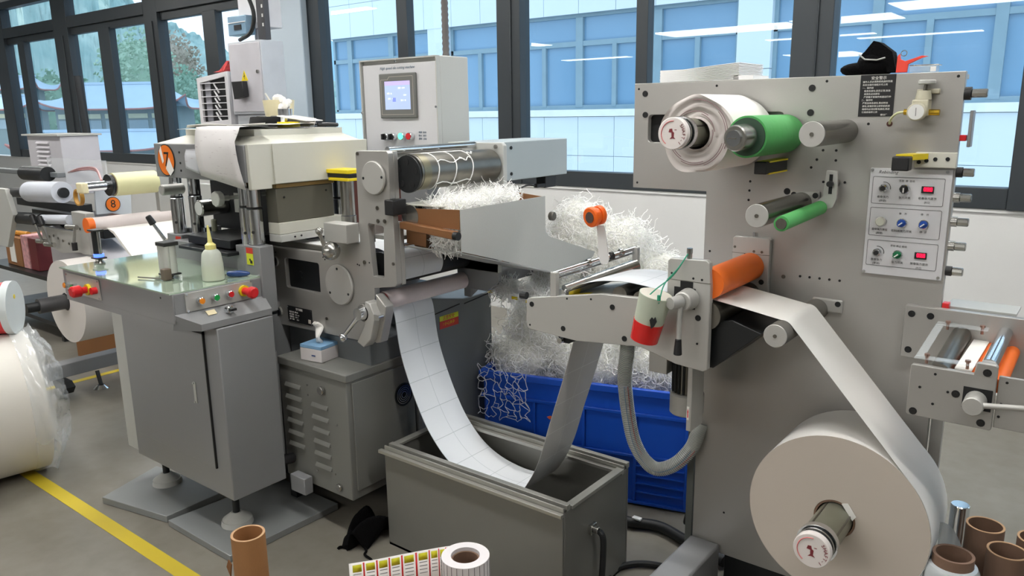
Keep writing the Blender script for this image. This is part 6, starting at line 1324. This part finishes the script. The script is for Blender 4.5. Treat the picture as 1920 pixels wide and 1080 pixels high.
tr = obj('warning_triangle', MB().prism([(-5.735,1.885),(-5.645,1.885),(-5.690,1.965)], 3.80, 3.8025, 'y'), YELLOW, ecb); obj('pictogram', MB().prism([(-5.692,1.95),(-5.683,1.92),(-5.69,1.915),(-5.686,1.893),(-5.700,1.922),(-5.692,1.926)], 3.7990, 3.7998, 'y'), BLACK, tr)
obj('key_lock', MB().cyl((-5.50,3.803,1.95),(-5.50,3.79,1.95),0.014), CHROMD, ecb)
hu = thing('handheld_unit', 'black handheld unit on the cabinet front behind the cream tub', 'device', (-5.72, 3.78, 1.8))
obj('unit_body', MB().prism([(-5.79,1.88),(-5.64,1.88),(-5.63,1.76),(-5.77,1.74)], 3.74, 3.79, 'y'), BLACK, hu, 0.004); obj('unit_hook', MB().box(-5.72,-5.70,3.79,3.802,1.84,1.87), CHROMD, hu)
db = thing('breaker_box', 'small breaker box with bluish window fixed high beside the column', 'electrical box', (-5.75, 4.0, 2.35))
obj('box_back', MB().box(-5.92,-5.55,3.95,4.10,2.30,2.75), ACW, db, 0.004); obj('box_window', MB().box(-5.95,-5.70,3.86,3.95,2.25,2.40), mat('blue_grey_window','#7f9db4',0.15), db, 0.006)
obj('window_line', MB().box(-5.95,-5.70,3.855,3.8595,2.345,2.352), WHITE, db); obj('breaker', MB().box(-5.86,-5.76,3.855,3.8595,2.29,2.33), BLACKM, db)
obj('cable_duct', MB().box(-5.60,-5.50,3.90,3.949,2.2,2.9), mat('dark_duct','#4a4a4e',0.5), db, 0.002)
for k in range(7): obj('duct_slot', MB().box(-5.53,-5.515,3.896,3.8995,2.30+k*0.07,2.325+k*0.07), WHITE, db)
obj('black_cable', MB().tube(spline([(-5.60,3.88,2.75),(-5.68,3.86,2.70),(-5.70,3.86,2.60),(-5.62,3.86,2.50),(-5.58,3.86,2.38),(-5.64,3.86,2.26),(-5.80,3.86,2.21)],8),0.016,8), CAB, db)
obj('support_post', MB().box(-5.75,-5.65,3.97,4.01,2.191,2.299), ACW, db)

# ------------------------------------------------------------------ foreground: card tubes, rolls, label strip
def tubeobj(name, label, x, y, h, ro, ri, mm, inner=None, group=None, tear=False):
    t = thing(name, label, 'tube', (x, y, 0), group)
    obj('tube_wall', MB().ring((x,y,0.001),(x,y,h),ro,ri,44), mm, t)
    obj('tube_rim', MB().ring((x,y,h),(x,y,h+0.0012),ro,ri,44), mat('pale_card_rim','#b58f6a',0.7), t)
    return t
tl_ = tubeobj('card_tube', 'tan cardboard tube with a torn notch standing alone in the left foreground', -1.756, 1.060, 0.494, 0.045, 0.0385, KRAFT)
obj('torn_flap', MB().prism([(-1.800,0.40),(-1.788,0.425),(-1.775,0.415),(-1.785,0.375)], 1.013, 1.016, 'y'), mat('torn_card','#8a5c34',0.8), tl_)
tubeobj('card_tube', 'brown cardboard tube behind the others beside the large roll', -0.169, 2.226, 0.522, 0.045, 0.0395, KRAFTD)
tubeobj('card_tube', 'brown cardboard tube in front at the right, partly cut by the frame', -0.108, 2.120, 0.520, 0.045, 0.0395, KRAFTD)
tubeobj('card_tube', 'brown cardboard tube farthest right, mostly outside the frame', -0.055, 2.27, 0.500, 0.045, 0.0395, KRAFTD)
fr_ = thing('film_roll', 'roll of clear stretch film on a brown core at the bottom right', 'film roll', (-0.206, 1.974, 0))
fx, fy = -0.207, 1.981
obj('core', MB().ring((fx,fy,0.001),(fx,fy,0.545),0.0455,0.0385,44), KRAFTD, fr_)
obj('film_body', MB().lathe((fx,fy,0.02),(0,0,1),[(0,0.046),(0,0.060),(0.485,0.060),(0.497,0.054),(0.500,0.046)],44,closed=True), mat('milky_film','#b9bfc2',0.2,0,0.03,6,coat=0.6), fr_)
fsh = MB(); n1 = 14
for i in range(n1+1):
    t = i/n1
    for j in range(5):
        u_ = j/4; fsh.v.append((fx-0.045+0.075*t, fy+0.075+0.03*sin(t*2.2), 0.30+0.28*u_*(1-0.55*t*t)+0.0*t))
for i in range(n1):
    for j in range(4): fsh.f.append((i*5+j,(i+1)*5+j,(i+1)*5+j+1,i*5+j+1))
fo = obj('loose_film', fsh, mat('cloudy_film','#cfd4d6',0.25,alpha=0.55,var=0), fr_, ang=180); fo.modifiers.new('s','SOLIDIFY').thickness = 0.001
tag(obj('chrome_bar', MB().cyl((-0.245,2.36,0.001),(-0.245,2.36,0.50),0.0245,n=32,bev=0.002), CHROME), 'polished chrome bar standing upright between the large roll and the tubes', 'bar')
cs = thing('low_carton', 'plain carton below the frame carrying the label roll', 'box', (-1.2, 1.2, 0))
obj('carton_body', MB().box(-1.42,-1.02,1.02,1.36,0.001,0.335), CARTON, cs, 0.004)
lr = thing('printed_label_roll', 'roll of printed labels with cut lines standing on end in the foreground', 'label roll', (-1.165, 1.28, 0.336))
lx, ly, lt = -1.170, 1.290, 0.530
LBR = mat('label_roll_white','#dcd8da',0.55)
obj('roll_outer', MB().ring((lx,ly,0.337),(lx,ly,lt),0.0600,0.0360,56), LBR, lr); obj('card_core', MB().ring((lx,ly,0.337),(lx,ly,lt-0.010),0.0359,0.0315,44), KRAFTD, lr)
cl_ = MB()
for k in range(26):
    a = 2*pi*k/26; cl_.box(-0.0005,0.0005,-0.0003,0.0003,0.337,lt-0.001); 
    for q in range(len(cl_.v)-8, len(cl_.v)):
        v = cl_.v[q]; cl_.v[q] = (lx+0.0603*cos(a)+v[0]*(-sin(a))+v[1]*cos(a), ly+0.0603*sin(a)+v[0]*cos(a)+v[1]*sin(a), v[2])
o = obj('cut_lines', cl_, INK, lr); o['kind'] = 'stuff'
# unrolled strip: stands on edge, curving away to the left
sp2 = [Vector((lx-0.058, ly+0.018, 0)), Vector((-1.245,1.300,0)), Vector((-1.275,1.270,0)), Vector((-1.32,1.215,0)), Vector((-1.36,1.165,0)), Vector((-1.405,1.115,0))]
cv = spline(sp2, 8); st2 = MB(); zt2 = [lt-0.004-0.020*(i/(len(cv)-1)) for i in range(len(cv))]
for i, p in enumerate(cv): st2.v += [(p.x,p.y,0.345),(p.x,p.y,zt2[i])]
for i in range(len(cv)-1): st2.f.append((2*i,2*i+2,2*i+3,2*i+1))
so = obj('unrolled_strip', st2, mat('label_paper','#efece8',0.5), lr, ang=180); so.modifiers.new('s','SOLIDIFY').thickness = 0.0008
LY = mat('yellow_label_print','#dcd62a',0.5,0,0.05,60)
def patch(s0, s1, z0, z1, mm, nm, off=0.0011):
    mb = MB(); L = len(cv)-1
    for s in (s0, (s0+s1)/2, s1):
        i = min(L-1, int(s*L)); f = s*L-i; p = cv[i].lerp(cv[i+1], f); d = (cv[i+1]-cv[i]).normalized(); nrm = Vector((-d.y, d.x, 0)); nrm = nrm if nrm.y < 0 else -nrm
        drop = 0.020*s
        for z in (lt-z0-drop, lt-z1-drop): mb.v.append(tuple(p+nrm*off+Vector((0,0,z))))
    mb.f = [(0,2,3,1),(2,4,5,3)]; q = obj(nm, mb, mm, lr); q.modifiers.new('s','SOLIDIFY').thickness = 0.0003; return q
for k in range(8):
    s0 = 0.20+k*0.098
    patch(s0, s0+0.012, 0.006, 0.10, RED, 'red_stripe'); patch(s0+0.022, s0+0.088, 0.010, 0.030, LY, 'yellow_label')
    for r in range(4): patch(s0+0.026, s0+0.084, 0.035+r*0.010, 0.037+r*0.010, mat('grey_print','#9a9a9c',0.6), 'text_line')
cc = thing('black_cloth', 'crumpled black cloth with a cord lying on the floor by the steel box', 'cloth', (-2.13, 1.76, 0))
rd = random.Random(9); g = MB(); NN = 22
def hz(u, v): return max(0.003, 0.035*sin(u*5+1)*cos(v*4)+0.03*sin(u*11+v*7)+0.045*math.exp(-((u-0.75)**2+(v-0.6)**2)*7)+0.012)
ed = [(-2.245,1.83),(-2.155,1.665),(-2.055,1.705),(-2.055,1.80),(-2.12,1.95)]
for i in range(NN+1):
    for j in range(NN+1):
        u_, v_ = i/NN, j/NN; p = Vector((-2.245,1.84)).lerp(Vector((-2.16,1.66)), v_).lerp(Vector((-2.10,1.98)).lerp(Vector((-2.06,1.72)), v_), u_)
        g.v.append((p.x+0.01*sin(v_*9+u_*3), p.y+0.012*sin(u_*8), hz(u_, v_)))
for i in range(NN):
    for j in range(NN): g.f.append((i*(NN+1)+j,(i+1)*(NN+1)+j,(i+1)*(NN+1)+j+1,i*(NN+1)+j+1))
q = obj('cloth_body', g, CLOTH, cc, ang=180); q.modifiers.new('s','SOLIDIFY').thickness = 0.002
obj('cord', MB().tube(spline([(-2.12,1.74,0.012),(-2.06,1.72,0.010),(-2.045,1.70,0.006),(-1.995,1.69,0.006),(-1.955,1.655,0.006)],6),0.005,6), CLOTH, cc)
